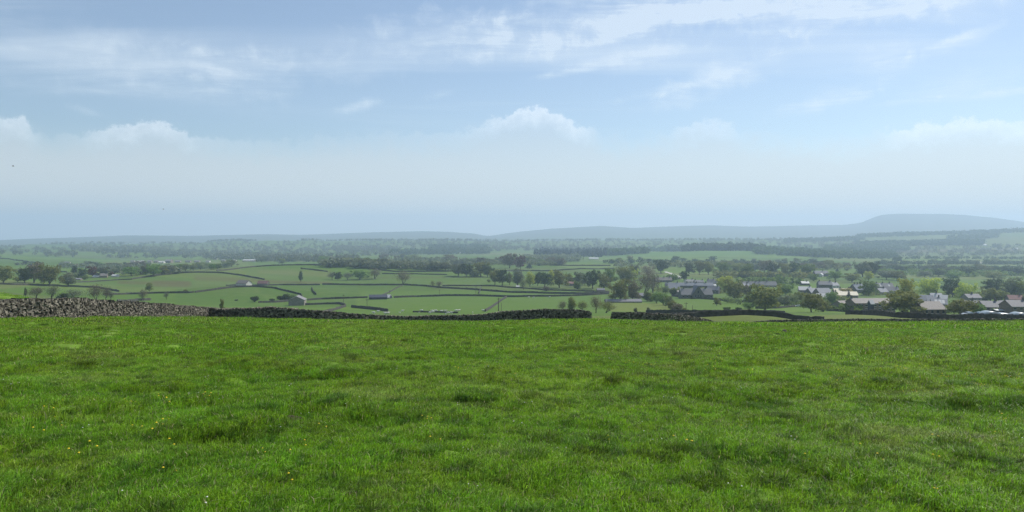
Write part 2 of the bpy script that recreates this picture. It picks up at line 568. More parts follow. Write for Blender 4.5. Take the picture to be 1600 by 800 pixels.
# ------------------------------------------------------------------ the ground: one sheet to the horizon
rad = [0.6]
while rad[-1] < 11600:
    r_ = rad[-1]
    if r_ < 4: d_ = .25
    elif r_ < 60: d_ = max(.05, .0085 * r_)
    elif r_ < 170: d_ = .5
    else: d_ = .0065 * r_
    rad.append(r_ + d_)
rad = np.array(rad)
ang = np.concatenate([np.linspace(-180, -50, 60)[:-1], np.linspace(-50, -37, 80)[:-1], np.linspace(-37, 37, 620)[:-1], np.linspace(37, 50, 80)[:-1], np.linspace(50, 180, 60)[:-1]])
RR, AA = np.meshgrid(rad, np.radians(ang), indexing='ij')
GX, GY = RR * np.sin(AA), RR * np.cos(AA)
GZ = H(GX, GY)
nr, na = RR.shape
V = np.stack([GX, GY, GZ], -1).reshape(-1, 3)
ii, jj = np.meshgrid(np.arange(nr - 1), np.arange(na), indexing='ij')
jn = (jj + 1) % na
Q = np.stack([ii * na + jj, ii * na + jn, (ii + 1) * na + jn, (ii + 1) * na + jj], -1).reshape(-1, 4)
V = np.vstack([V, [[0, 0, float(H(0, 0))]]])

# land use: pasture greens by field, a few named patches
dist = np.hypot(GX, GY)
fs = np.clip(dist / 6.5, 95, 330)                                       # fields look up in a slightly skewed grid
fs = np.where(dist < 1500, 130.0, np.where(dist < 3200, 210.0, 380.0))
ux = GX / (fs * 1.5) + .25 * GY / fs + fbm(GX / 300, GY / 300, 2, 61) * .5
uy = GY / fs + .18 * GX / fs + fbm(GX / 300, GY / 300, 2, 71) * .5
cell = _h(np.floor(ux), np.floor(uy), 3)
cell2 = _h(np.floor(ux), np.floor(uy), 8)
pal = np.array([(.098, .190, .040), (.115, .205, .048), (.085, .165, .038), (.130, .200, .062), (.100, .180, .050), (.150, .200, .080), (.120, .215, .045), (.110, .165, .060)])
C = pal[(cell * 7.999).astype(int)]
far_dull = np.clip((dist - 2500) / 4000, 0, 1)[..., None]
C = C * (1 - .45 * far_dull) + np.array((.070, .085, .060)) * .45 * far_dull  # far land tinted bluish and dull: distance haze put into its colour
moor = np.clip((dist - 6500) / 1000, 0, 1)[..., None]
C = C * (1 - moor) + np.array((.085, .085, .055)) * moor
C = C * (1 + .16 * fbm(GX / 40, GY / 40, 3, 81))[..., None]
PXG = CX + F * GX / np.maximum(GY, 1.0)


def patch(px0, px1, y0, y1, c, k=1.0, soft=.03):
    """a field of its own colour, between two bearings and two distances"""
    global C
    a = np.clip((PXG - px0) / (soft * 200), 0, 1) * np.clip((px1 - PXG) / (soft * 200), 0, 1)
    b = np.clip((GY - y0) / (soft * y0), 0, 1) * np.clip((y1 - GY) / (soft * y1), 0, 1)
    w = (a * b * k)[..., None]
    w = np.where((GY > 50)[..., None], w, 0)
    C = C * (1 - w) + np.array(c) * w


def rowY(px, row):
    return float(at(px, row)[1])


patch(235, 300, rowY(270, 449), rowY(270, 437), (.125, .115, .062), .8)
patch(300, 520, rowY(430, 444), rowY(430, 436), (.125, .120, .065), .85)
patch(180, 300, rowY(240, 446), rowY(240, 438), (.120, .115, .066), .8)
patch(560, 760, rowY(660, 436), rowY(660, 431), (.115, .115, .070), .7)
patch(400, 520, rowY(440, 431), rowY(440, 420), (.155, .200, .085), .8)
patch(300, 420, 640, 1090, (.140, .190, .075), .35)
patch(270, 560, 430, 640, (.080, .160, .038), .7)
patch(560, 950, 350, 690, (.105, .200, .044), .9)
patch(950, 1050, rowY(1000, 487), rowY(1000, 473), (.165, .215, .065), .9)
patch(1050, 1160, rowY(1100, 486), rowY(1100, 466), (.110, .205, .042), .9)
patch(930, 1260, 2050, 2440, (.100, .215, .050), .9)
patch(1225, 1600, rowY(1450, 394.5) * .98, rowY(1450, 390) * 1.02, (.115, .085, .075), .8)
patch(1390, 1560, rowY(1450, 388), rowY(1450, 384.5), (.120, .215, .060), .9)
patch(1300, 1520, rowY(1450, 405), rowY(1450, 399), (.150, .210, .070), .8)
patch(1540, 1620, rowY(1570, 402), rowY(1570, 396), (.15, .20, .09), .7)
patch(745, 765, rowY(755, 434), rowY(755, 430), (.17, .21, .10), .6)
nearc = np.clip((165 - dist) / 15, 0, 1)[..., None]
LAND = np.array((.80, .75, .50))
C = C * (1 - nearc) + np.array((.140, .245, .030)) / LAND * nearc
me = np_mesh('ground', V, Q, None, True)
ca = me.color_attributes.new('land', 'FLOAT_COLOR', 'POINT')
full = np.ones((len(V), 4), np.float32)
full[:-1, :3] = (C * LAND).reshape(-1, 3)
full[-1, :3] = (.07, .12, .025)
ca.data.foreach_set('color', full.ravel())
m, g, b = principled('pasture', None, .95, .08)
at_ = g.node('ShaderNodeAttribute', attribute_name='land')
geo = g.node('ShaderNodeNewGeometry')
P = geo.outputs['Position']
c = at_.outputs[0]
n1 = g.noise(P, .9, 6.0, .65)
n2 = g.noise(P, .11, 4.0, .6)
n3 = g.noise(P, .012, 5.0, .6)
c = g.mix(g.m('MULTIPLY', g.ramp(n1, .35, .75), .30), c, (.045, .080, .018))
c = g.mix(g.m('MULTIPLY', g.ramp(n2, .45, .75), .30), c, (.150, .175, .060))
c = g.mix(g.m('MULTIPLY', g.ramp(n3, .50, .72), .25), c, (.120, .145, .065))
g.put(b.inputs['Base Color'], c)
bp = g.node('ShaderNodeBump')
bp.inputs['Strength'].default_value = .5
bp.inputs['Distance'].default_value = .12
g.put(bp.inputs['Height'], g.noise(P, 3.0, 5.0, .65))
g.l.new(bp.outputs[0], b.inputs['Normal'])
me.materials.append(m)
ground = tag(link('ground', me), 'green pasture land running from the near field over low hills to the far moors', kind='structure')

# ------------------------------------------------------------------ haze over the whole valley
hz = MB()
hz.box(-12200, 12200, -12200, 12200, float(GZ.min()) - 1.5, 262)
haze = hz.build('haze', None)
hm = bpy.data.materials.new('haze')
hm.use_nodes = True
g = NG(hm.node_tree)
g.n.clear()
o_ = g.node('ShaderNodeOutputMaterial')
pv = g.node('ShaderNodeVolumePrincipled')
pv.inputs['Color'].default_value = HAZE_COLOR
pv.inputs['Density'].default_value = HAZE_DENSITY
pv.inputs['Anisotropy'].default_value = .25
g.l.new(pv.outputs[0], o_.inputs['Volume'])
haze.data.materials.append(hm)
tag(haze, 'pale blue summer haze filling the valley', kind='stuff')

#@@WALLS
# ------------------------------------------------------------------ dry stone walls of the near field: every stone is geometry
rs = np.random.RandomState(7)
BOX = np.array([(-1, -1, -1), (1, -1, -1), (1, 1, -1), (-1, 1, -1), (-1, -1, 1), (1, -1, 1), (1, 1, 1), (-1, 1, 1)], float)
BQ = np.array(MB.BOXF)


def px_wall(pts, Y):
    """plan positions (x, y, top z) of a wall from bearings, a depth for each and the row of its top"""
    o = []
    for (px, toprow), y in zip(pts, Y):
        z = -(toprow - EYE) / F * y
        o.append(((px - CX) / F * (y * math.cos(PITCH) - z * math.sin(PITCH)), y, z))
    return o


def stone_wall(name, label, pts, thick=.5, course=.15, slen=.30, cope=.24, group=None, wobble=.05):
    pts = np.array(pts, float)
    seg = np.hypot(*np.diff(pts[:, :2], axis=0).T)
    cum = np.concatenate([[0], np.cumsum(seg)])
    L = cum[-1]
    VV = []

    def pos(s):
        x, y, zt = (np.interp(s, cum, pts[:, k]) for k in range(3))
        e = .4
        dx_ = np.interp(s + e, cum, pts[:, 0]) - np.interp(s - e, cum, pts[:, 0])
        dy_ = np.interp(s + e, cum, pts[:, 1]) - np.interp(s - e, cum, pts[:, 1])
        a = math.atan2(dy_, dx_)
        return x, y, zt, a

    def stone(s, zc, off, l, h, d, tilt=0.0, yaw=0.0):
        x, y, _, a = pos(s)
        b = BOX * (1 + rs.uniform(-.28, .28, (8, 3))) * np.array([l / 2, d / 2, h / 2])
        ct, st = math.cos(tilt), math.sin(tilt)
        b = np.stack([b[:, 0] * ct - b[:, 2] * st, b[:, 1], b[:, 0] * st + b[:, 2] * ct], -1)
        a2 = a + yaw
        ca_, sa_ = math.cos(a2), math.sin(a2)
        X = x + b[:, 0] * ca_ - b[:, 1] * sa_ - off * math.sin(a)
        Yy = y + b[:, 0] * sa_ + b[:, 1] * ca_ + off * math.cos(a)
        VV.append(np.stack([X, Yy, zc + b[:, 2]], -1))

    sags = rs.uniform(0, 100)
    s = 0.0
    while s < L:
        l = slen * rs.uniform(.6, 1.7)
        x, y, zt, a = pos(s)
        zt += wobble * 2.2 * float(vnoise(np.array(s / 1.7 + sags), np.array(3.3), 5)) + wobble * rs.uniform(-1, 1)
        z0 = float(H(x, y)) - .12
        z = z0
        taper = 1.0
        while z < zt - cope * .8:
            f = (z - z0) / max(zt - z0, .3)
            hh = course * rs.uniform(.6, 1.45)
            th = thick * (1.0 - .28 * f)
            for side in (-1, 1):
                ll = slen * rs.uniform(.55, 1.5)
                stone(s + rs.uniform(-.5, .5) * slen, z + hh / 2, side * (th / 2 - .05 + rs.uniform(-.06, .06)), ll, hh * .88, .24, rs.uniform(-.38, .38), rs.uniform(-.3, .3))
            z += hh * .93
        s += l * .72
    s = 0.0
    while s < L:
        x, y, zt, a = pos(s)
        w_ = rs.uniform(.07, .17)
        hh = cope * rs.uniform(.75, 1.45)
        zz = zt + wobble * 2.2 * float(vnoise(np.array(s / 1.7 + sags), np.array(3.3), 5))
        stone(s, zz - cope * .35, rs.uniform(-.04, .04), w_, hh, thick * rs.uniform(.6, .9), rs.uniform(-.6, .6), rs.uniform(-.35, .35))
        s += w_ * rs.uniform(.85, 1.7)
    n = len(VV)
    V = np.vstack(VV)
    Q = (BQ[None] + (np.arange(n) * 8)[:, None, None]).reshape(-1, 4)
    root = link(name, np_mesh(name, V, Q, M['stone']))
    # the hearting between the two faces, a part of its own
    cb = MB()
    k = max(2, int(L / 1.0))
    for i in range(k):
        s0, s1 = L * i / k, L * (i + 1) / k
        q = []
        for s_ in (s0 + .05, s1 - .002):
            x, y, zt, a = pos(s_)
            for side in (-1, 1):
                for z_, t_ in ((float(H(x, y)) - .2, thick * .42), (zt - cope * .9, thick * .26)):
                    q.append((x - side * t_ * math.sin(a), y + side * t_ * math.cos(a), z_))
        cb.add(q, [(0, 1, 3, 2), (4, 6, 7, 5), (0, 4, 5, 1), (2, 3, 7, 6), (1, 5, 7, 3), (0, 2, 6, 4)])
    cb.build('wall_core', M['mortar'], root)
    tag(root, label, 'stone wall', group, 'thing')
    return root


GW = 'dry stone walls along the near field'
lw = px_wall([(-800, 486), (-380, 475), (-60, 470), (0, 469), (60, 467.5), (120, 467), (170, 471), (250, 475.5), (322, 481.5)], [25.5, 34, 45, 50, 53, 57.5, 62, 71, 85])
stone_wall('dry_stone_wall', 'pale sunlit rubble wall with upright coping stones at the left edge of the near field', lw, .6, .115, .25, .24, GW, .06)
mw = px_wall([(323, 481), (345, 483), (380, 482.5), (425, 480.5), (460, 483.3), (500, 486.5), (540, 490), (600, 494), (650, 494.8), (700, 493), (745, 492), (790, 487), (850, 483.5), (890, 484.5), (921, 486.5)],
             [85.5, 85, 84, 83, 83, 84, 86, 89, 90, 90, 90, 90, 90, 91, 92])
stone_wall('dry_stone_wall', 'long dark shadowed stone wall across the middle of the field up to the gap', mw, .6, .16, .30, .24, GW, .05)
rw = px_wall([(957, 488.5), (985, 488.5), (1010, 489.5), (1040, 491), (1065, 493), (1090, 497), (1112, 502), (1130, 506)], [96, 97, 98, 100, 103, 107, 112, 118])
stone_wall('dry_stone_wall', 'dark stone wall from the right side of the gap sinking behind the field brow', rw, .6, .16, .30, .24, GW, .05)
bw = px_wall([(1158, 506.5), (1186, 502.5), (1210, 501), (1270, 499.5), (1350, 499), (1450, 499.3), (1600, 498.8), (1700, 499)], [128, 129, 130, 130, 130, 130, 130, 130])
stone_wall('dry_stone_wall', 'lowest long dark stone wall just beyond the field brow at the right', bw, .6, .2, .42, .26, GW, .05)


def field_wall(label, pts, y0, y1, h=1.5, thick=.7, group='dry stone walls dividing the valley fields', step=None, near=False, tops=None):
    """a wall laid on the ground along a line picked out in the photograph; rough top, sloped faces"""
    P = np.array([at(q[0], q[1], y0, y1) if len(q) == 2 else ((q[0] - CX) / F * q[2] * 1.002, q[2], 0) for q in pts])
    seg = np.hypot(*np.diff(P[:, :2], axis=0).T)
    cum = np.concatenate([[0], np.cumsum(seg)])
    L = cum[-1]
    step = step or max(.5, P[:, 1].mean() / 450)
    n = max(4, int(L / step))
    s = np.linspace(0, L, n)
    x, y = np.interp(s, cum, P[:, 0]), np.interp(s, cum, P[:, 1])
    if n > 12:
        x, y = _blur(x[:, None], 5, 0)[:, 0], _blur(y[:, None], 5, 0)[:, 0]
    z = H(x, y)
    tx, ty = np.gradient(x), np.gradient(y)
    l = np.hypot(tx, ty) + 1e-9
    nx, ny = -ty / l, tx / l
    hh = h * (1 + .10 * rs.uniform(-1, 1, n) + .25 * vnoise(s / 9, s * 0 + P[0, 0], 4))
    rows = []
    for off, zz in ((-.5 * thick, -.3), (-.40 * thick, .82), (-.22 * thick, 1.0), (.22 * thick, 1.0), (.40 * thick, .82), (.5 * thick, -.3)):
        j = rs.uniform(-.05, .05, n) * (1 if abs(zz) > .1 else 0)
        rows.append(np.stack([x + nx * (off + j), y + ny * (off + j), z + (hh * zz if zz > 0 else zz)], -1))
    V = np.stack(rows, 1).reshape(-1, 3)
    a, b_ = np.meshgrid(np.arange(n - 1), np.arange(5), indexing='ij')
    i0 = a * 6 + b_
    Q = np.stack([i0, i0 + 6, i0 + 7, i0 + 1], -1).reshape(-1, 4)
    caps = np.array([[0, 1, 4, 5], [1, 2, 3, 4], [(n - 1) * 6 + 5, (n - 1) * 6 + 4, (n - 1) * 6 + 1, (n - 1) * 6], [(n - 1) * 6 + 4, (n - 1) * 6 + 3, (n - 1) * 6 + 2, (n - 1) * 6 + 1]])
    o = link('field_wall', np_mesh('field_wall', V, np.vstack([Q, caps]), M['stone_far']))
    return tag(o, label, 'stone wall', group, 'thing')


FW = [
    ('thick dark wall arching over the small green knoll beyond the gap on the right', [(1030, 499, 163), (1055, 498, 165), (1078, 497.5, 167), (1105, 496, 168), (1133, 492.5, 169), (1160, 489.5, 170.5), (1185, 489.8, 171), (1230, 496, 170), (1262, 501, 168), (1290, 503, 166)], 150, 178, 1.35),
    ('dark wall below the barn houses, dropping towards the right edge of the picture', [(1321, 490.5), (1350, 492), (1400, 496), (1440, 498), (1480, 499.5), (1540, 500), (1610, 500.5)], 185, 240, 1.55),
    ('low dark wall just beyond the gap wall, below the gardens and hedge trees', [(1008, 490), (1060, 490), (1128, 490.2)], 262, 340, 1.3),
    ('dark wall over the crest of the nearer green drumlin, bending down to the barn', [(304, 457.5), (330, 454), (362, 449.5), (400, 448.5), (430, 451), (471, 461), (472.5, 466)], 540, 690, 1.5),
    ('dark curving wall on the crest of the left drumlin', [(205, 437), (235, 432), (270, 428), (310, 426), (340, 426.5), (375, 430.5), (414, 437.5)], 790, 980, 1.7),
    ('long thin dark wall along the skyline of the drumlin below the lone tree', [(338, 425), (365, 421), (400, 417), (440, 415), (485, 414.3), (520, 415), (560, 417.5), (590, 422), (620, 425), (660, 424.8), (702, 424.5)], 960, 1260, 1.8),
    ('dark wall slanting down the drumlin to the right of the bare ivy trunk', [(469, 420), (485, 421.5), (513, 425)], 950, 1100, 1.7),
    ('low dark wall behind the stone barn and red roofed barn', [(352, 447), (370, 446.5), (410, 446.5), (440, 445.5), (501, 445.5)], 690, 800, 1.5),
    ('long dark wall under the broad bare tree, sagging to the right past the oak clump', [(503, 445), (560, 445.8), (630, 445.5), (665, 447.5), (690, 450), (740, 453), (800, 457.5), (860, 459), (900, 459.5), (950, 458.5)], 600, 840, 1.6),
    ('thin dark wall in front of the oak clump foot', [(690, 447), (730, 447), (775, 447.5), (800, 450), (850, 453.5), (930, 456)], 640, 860, 1.3),
    ('dark wall on the far side of the drumlin between the bushes and the grey belt', [(596, 428), (640, 428.3), (700, 429.7)], 900, 1150, 1.4),
    ('dark broken wall left of the dark low shed', [(480, 469.5), (502, 467.7), (530, 467), (553, 466.2), (575, 465.5)], 500, 620, 1.4),
    ('straight dark wall running right from the white roofed shed across the meadow', [(615, 465.5), (650, 464), (700, 462.5), (760, 463), (800, 464.3), (860, 463.5), (920, 461.5), (952, 459.5)], 520, 680, 1.5),
    ('dark wall joined to the right side of the lone gable barn', [(474, 477), (510, 475.5), (533, 475.5), (540, 478.5)], 440, 540, 1.4),
    ('light sunlit wall dropping from the barn wall end towards the near wall', [(540, 479), (525, 484), (505, 489), (490, 492)], 290, 500, 1.3),
    ('short thick dark wall standing alone in the meadow above the sheep', [(549, 480.5), (570, 482.5), (590, 484.5), (606, 487)], 360, 470, 1.5),
    ('thin line of ditch shade beside the flock of sheep, built as a very low dark wall', [(644, 488), (680, 488.3), (716, 489.5)], 330, 420, .8),  # dark strip of shade along a ditch, shaped as a low wall
    ('dark wall left of the lone barn below the round bush', [(403, 473), (430, 472.7), (451, 471)], 470, 560, 1.3),
    ('short curved dark wall in the meadow right of the crest wall corner', [(487, 451), (489, 456), (494, 461)], 560, 720, 1.6),
    ('pale sunlit wall climbing the meadow towards the oak clump', [(758, 487), (768, 481), (778, 474), (786, 468), (792, 464.5)], 340, 620, 1.3),
    ('short pale wall link between two dark walls below the oaks', [(748, 459), (752, 450)], 600, 790, 1.4),
    ('pale wall rising from the white roofed shed to the foot of the broad bare tree', [(596, 462), (612, 455), (629, 446.5)], 560, 780, 1.0),
    ('dark wall at the foot of the big tree pair on the left', [(-20, 445), (20, 445.3), (50, 445.8), (110, 448), (155, 450), (186, 456)], 450, 720, 1.5),
    ('thin dark wall in front of the brown bank left of the nearer drumlin', [(161, 461), (200, 460), (246, 458.5), (296, 458), (304, 457)], 440, 700, 1.3),
    ('broad low dark wall just above the pale near wall', [(183, 471.5), (210, 470.3), (236, 469)], 380, 520, 1.4),
    ('long dark wall across the hillside field at the left edge', [(-10, 404.3), (15, 405), (35, 408), (56, 411)], 1350, 2400, 2.4),
    ('thin dark wall behind the big tree pair at the left', [(18, 423.5), (60, 424.5), (105, 425.5)], 900, 1250, 1.8),
    ('pale brown lane wall slanting up to the left farm', [(118, 441.5), (150, 440), (186, 437.5), (206, 437)], 640, 900, 1.2),
    ('thin dark wall through the flat fields beyond the oak clump, upper', [(866, 415), (900, 415.3), (955, 415.5)], 1150, 1700, 2.0),
    ('thin dark wall through the flat fields beyond the oak clump, lower', [(770, 424), (810, 423.5), (862, 423.7), (960, 420)], 950, 1400, 1.9),
    ('dark garden wall in front of the gabled stone hall', [(1049, 463), (1064, 464.5), (1085, 466.5), (1110, 468), (1128, 469.5)], 480, 640, 1.5),
    ('dark garden wall between the hall and the broad oak', [(1128, 470), (1150, 472), (1166, 473)], 460, 600, 1.5),
    ('low pale wall beyond the spreading oak in the village meadow', [(1180, 482.5), (1212, 482), (1236, 480), (1252, 478.5)], 400, 520, 1.2),
    ('short dark wall under the spreading oak', [(1170, 486.5), (1200, 487.5), (1226, 489)], 320, 460, .9),
    ('dark wall below the low stone houses at the right', [(1290, 486), (1310, 486.5), (1330, 487)], 340, 460, 1.2),
    ('low dark wall behind the churchyard railings left of the hedge trees', [(900, 460.5), (935, 459), (952, 457)], 560, 760, 1.6),
]
for lab, pts, y0, y1, h in FW:
    field_wall(lab, pts, y0, y1, h)

#@@TREES
# ------------------------------------------------------------------ trees: a few hand-grown prototypes, copied with their parts
def leaf_cloud(rs, lobes, n, size, flat=.0, hollow=.55):
    """n leaf sprays spread through ellipsoid lobes [(cx,cy,cz,rx,ry,rz)]"""
    w = np.array([l[3] * l[4] * l[5] for l in lobes]) ** .75
    k = rs.choice(len(lobes), n, p=w / w.sum())
    L = np.array(lobes)[k]
    d = rs.normal(size=(n, 3))
    d /= np.linalg.norm(d, axis=1)[:, None]
    r = hollow + (1 - hollow) * rs.uniform(0, 1, n) ** .6
    r *= 1 + .16 * rs.normal(size=n)
    c = L[:, :3] + d * r[:, None] * L[:, 3:6]
    t1 = rs.normal(size=(n, 3))
    nn = d * .8 + rs.normal(size=(n, 3)) * .6
    t1 -= (t1 * nn).sum(1)[:, None] * nn / (nn * nn).sum(1)[:, None]
    t1 /= np.linalg.norm(t1, axis=1)[:, None]
    t2 = np.cross(nn, t1)
    t2 /= np.linalg.norm(t2, axis=1)[:, None]
    s = (size * rs.uniform(.55, 1.35, n))[:, None]
    a = rs.uniform(.6, 1.0, n)[:, None]
    V = np.stack([c - t1 * s - t2 * s * a * .4, c + t1 * s * .3 - t2 * s * a, c + t1 * s + t2 * s * a * .3, c - t1 * s * .2 + t2 * s * a], 1).reshape(-1, 3)
    Q = np.arange(4 * n).reshape(-1, 4)
    return V, Q


def grow(rs, b, p, d, length, r, depth, spread, up, tips):
    """recursive limbs"""
    p = np.array(p, float)
    pts, rr = [p], [r]
    n = 3
    for i in range(n):
        d = d + rs.normal(size=3) * .12
        d[2] += up
        d /= np.linalg.norm(d)
        p = p + d * length / n
        pts.append(p)
        rr.append(r * (1 - .45 * (i + 1) / n))
    b.tube(pts, rr, 5 if depth > 1 else 4, False)
    if depth == 0:
        tips.append(p)
        return
    for i in range(3 if depth > 1 else 4):
        a = rs.uniform(0, 2 * math.pi)
        q = np.array([math.cos(a), math.sin(a), .25 + rs.uniform(-.1, .3)])
        nd = d * (1 - spread) + q * spread
        nd /= np.linalg.norm(nd)
        k = rs.randint(1, n + 1) if i else n
        grow(rs, b, pts[k], nd, length * rs.uniform(.62, .82), rr[k] * .72, depth - 1, spread, up, tips)


CROWN = {
    'olive': leafmat('olive_spring_leaves', (.125, .150, .040), (.240, .255, .085), .45),
    'brown': leafmat('budding_brown_twigs', (.125, .110, .066), (.205, .180, .115), .25),
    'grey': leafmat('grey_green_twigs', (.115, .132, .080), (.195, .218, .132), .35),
    'dark': leafmat('dark_leaves', (.038, .064, .026), (.085, .125, .042), .32),
    'green': leafmat('mid_green_leaves', (.100, .175, .038), (.190, .275, .070), .45),
    'yellow': leafmat('fresh_yellow_leaves', (.26, .32, .045), (.45, .48, .09), .5),
    'pale': leafmat('pale_green_leaves', (.15, .19, .08), (.24, .28, .13), .4),
    'pink': leafmat('pinkish_catkins', (.17, .13, .10), (.24, .20, .15), .25),
    'copper': leafmat('copper_leaves', (.085, .035, .030), (.150, .065, .050), .25),
    'gold': leafmat('golden_leaves', (.30, .25, .06), (.42, .36, .12), .45),
    'conifer': leafmat('conifer_needles', (.018, .032, .024), (.038, .060, .036), .05),
}
SHAPES = {}


def shape(kind, seed):
    """unit tree: height 1, crown about 1 wide; returns trunk mesh data and crown vertex arrays"""
    key = (kind, seed)
    if key in SHAPES: return SHAPES[key]
    rs = np.random.RandomState(100 + seed * 13 + len(kind) * 7)
    b = MB()
    tips = []
    if kind == 'broad':
        grow(rs, b, (0, 0, -.03), np.array([0, 0, 1.0]), .34, .032, 2, .62, .10, tips)
        lobes = [(0, 0, .52, .29, .29, .30), (0, 0, .32, .22, .22, .16)]
        for i in range(19):
            a = i * 2.4 + rs.uniform(-.3, .3)
            e = rs.uniform(.16, .42)
            lobes.append((e * math.cos(a), e * math.sin(a), .18 + .70 * rs.uniform(0, 1) * (1 - .7 * max(0, e - .2)), rs.uniform(.07, .16), rs.uniform(.07, .16), rs.uniform(.06, .12)))
        V, Q = leaf_cloud(rs, lobes, 2600, .026)
    elif kind == 'bare':
        grow(rs, b, (0, 0, -.03), np.array([0, 0, 1.0]), .30, .028, 4, .5, .16, tips)
        T = np.array(tips)
        idx = rs.randint(0, len(T), 1300)
        c = T[idx] + rs.normal(size=(1300, 3)) * .035
        lobes = [(*q, .05, .05, .045) for q in T[rs.randint(0, len(T), 60)]]
        lobes += [(0, 0, .52, .36, .36, .36), (0, 0, .6, .3, .3, .3), (.1, .05, .4, .3, .3, .22)] * 4
        V, Q = leaf_cloud(rs, lobes, 2600, .0125, hollow=.15)
    elif kind == 'tall':
        b.tube([(0, 0, -.03), (.01, 0, .3), (0, .01, .6), (0, 0, .9)], [.03, .024, .014, .005], 6)
        lobes = [(0, 0, .56, .26, .26, .40), (.08, 0, .35, .26, .24, .18), (-.1, .05, .45, .25, .26, .2), (0, -.06, .78, .17, .17, .16), (.1, .08, .62, .2, .2, .18), (-.09, -.08, .28, .2, .2, .14)]
        V, Q = leaf_cloud(rs, lobes, 1900, .026, hollow=.6)
    elif kind == 'conifer':
        b.tube([(0, 0, -.03), (0, 0, .5), (0, 0, .97)], [.028, .018, .004], 6)
        lobes = []
        for i in range(9):
            f = i / 8
            lobes.append((0, 0, .16 + .76 * f, .40 * (1 - f) + .04, .40 * (1 - f) + .04, .09))
        V, Q = leaf_cloud(rs, lobes, 1500, .028, hollow=.5)
    else:                                     # bush
        for i in range(5):
            a = i * 1.3
            b.tube([(0, 0, -.05), (.12 * math.cos(a), .12 * math.sin(a), .3), (.3 * math.cos(a), .3 * math.sin(a), .6)], [.025, .018, .008], 5)
        lobes = [(0, 0, .42, .34, .34, .38)]
        for i in range(7):
            a = i * 2.4
            lobes.append((.28 * math.cos(a), .28 * math.sin(a), rs.uniform(.22, .62), .2, .2, .2))
        V, Q = leaf_cloud(rs, lobes, 1300, .038)
    zmax, wmax = V[:, 2].max(), np.percentile(np.abs(V[:, :2]), 99) * 2
    V = V / np.array([wmax, wmax, zmax])
    b.v = [(x / wmax, y / wmax, z / zmax) for x, y, z in b.v]
    SHAPES[key] = (b, V, Q)
    return SHAPES[key]


PROTO = {}
PREFIX = {'broad': 'broadleaf_tree', 'bare': 'bare_tree', 'tall': 'tall_tree', 'conifer': 'conifer_tree', 'bush': 'bush'}


def tree(kind, foliage, px, row, hpx, wpx, label, group=None, y0=165.0, y1=6000.0, name=None, _rs=np.random.RandomState(5)):
    p = at(px, row, y0, y1)
    D = p[1]
    h, w = hpx / F * D, wpx / F * D
    seed = int(_rs.randint(0, 3))
    key = (kind, foliage, seed)
    rot = float(_rs.uniform(0, 6.28))
    w *= 1.08
    s = (w, w, h)
    nm = name or PREFIX[kind]
    if key not in PROTO:
        b, V, Q = shape(kind, seed)
        root = empty(nm, p, rot, s)
        b.build('trunk', M['bark'], root)
        link('crown', np_mesh('crown', V, Q, CROWN[foliage]), root)
        PROTO[key] = root
    else:
        root = copy_tree(PROTO[key])
        root.name = nm
        root.location, root.rotation_euler, root.scale = p, (0, 0, rot), s
        for k in ('group', 'kind'):
            if k in root: del root[k]
    cat = {'bush': 'bush'}.get(kind, 'tree')
    return tag(root, label, cat, group)


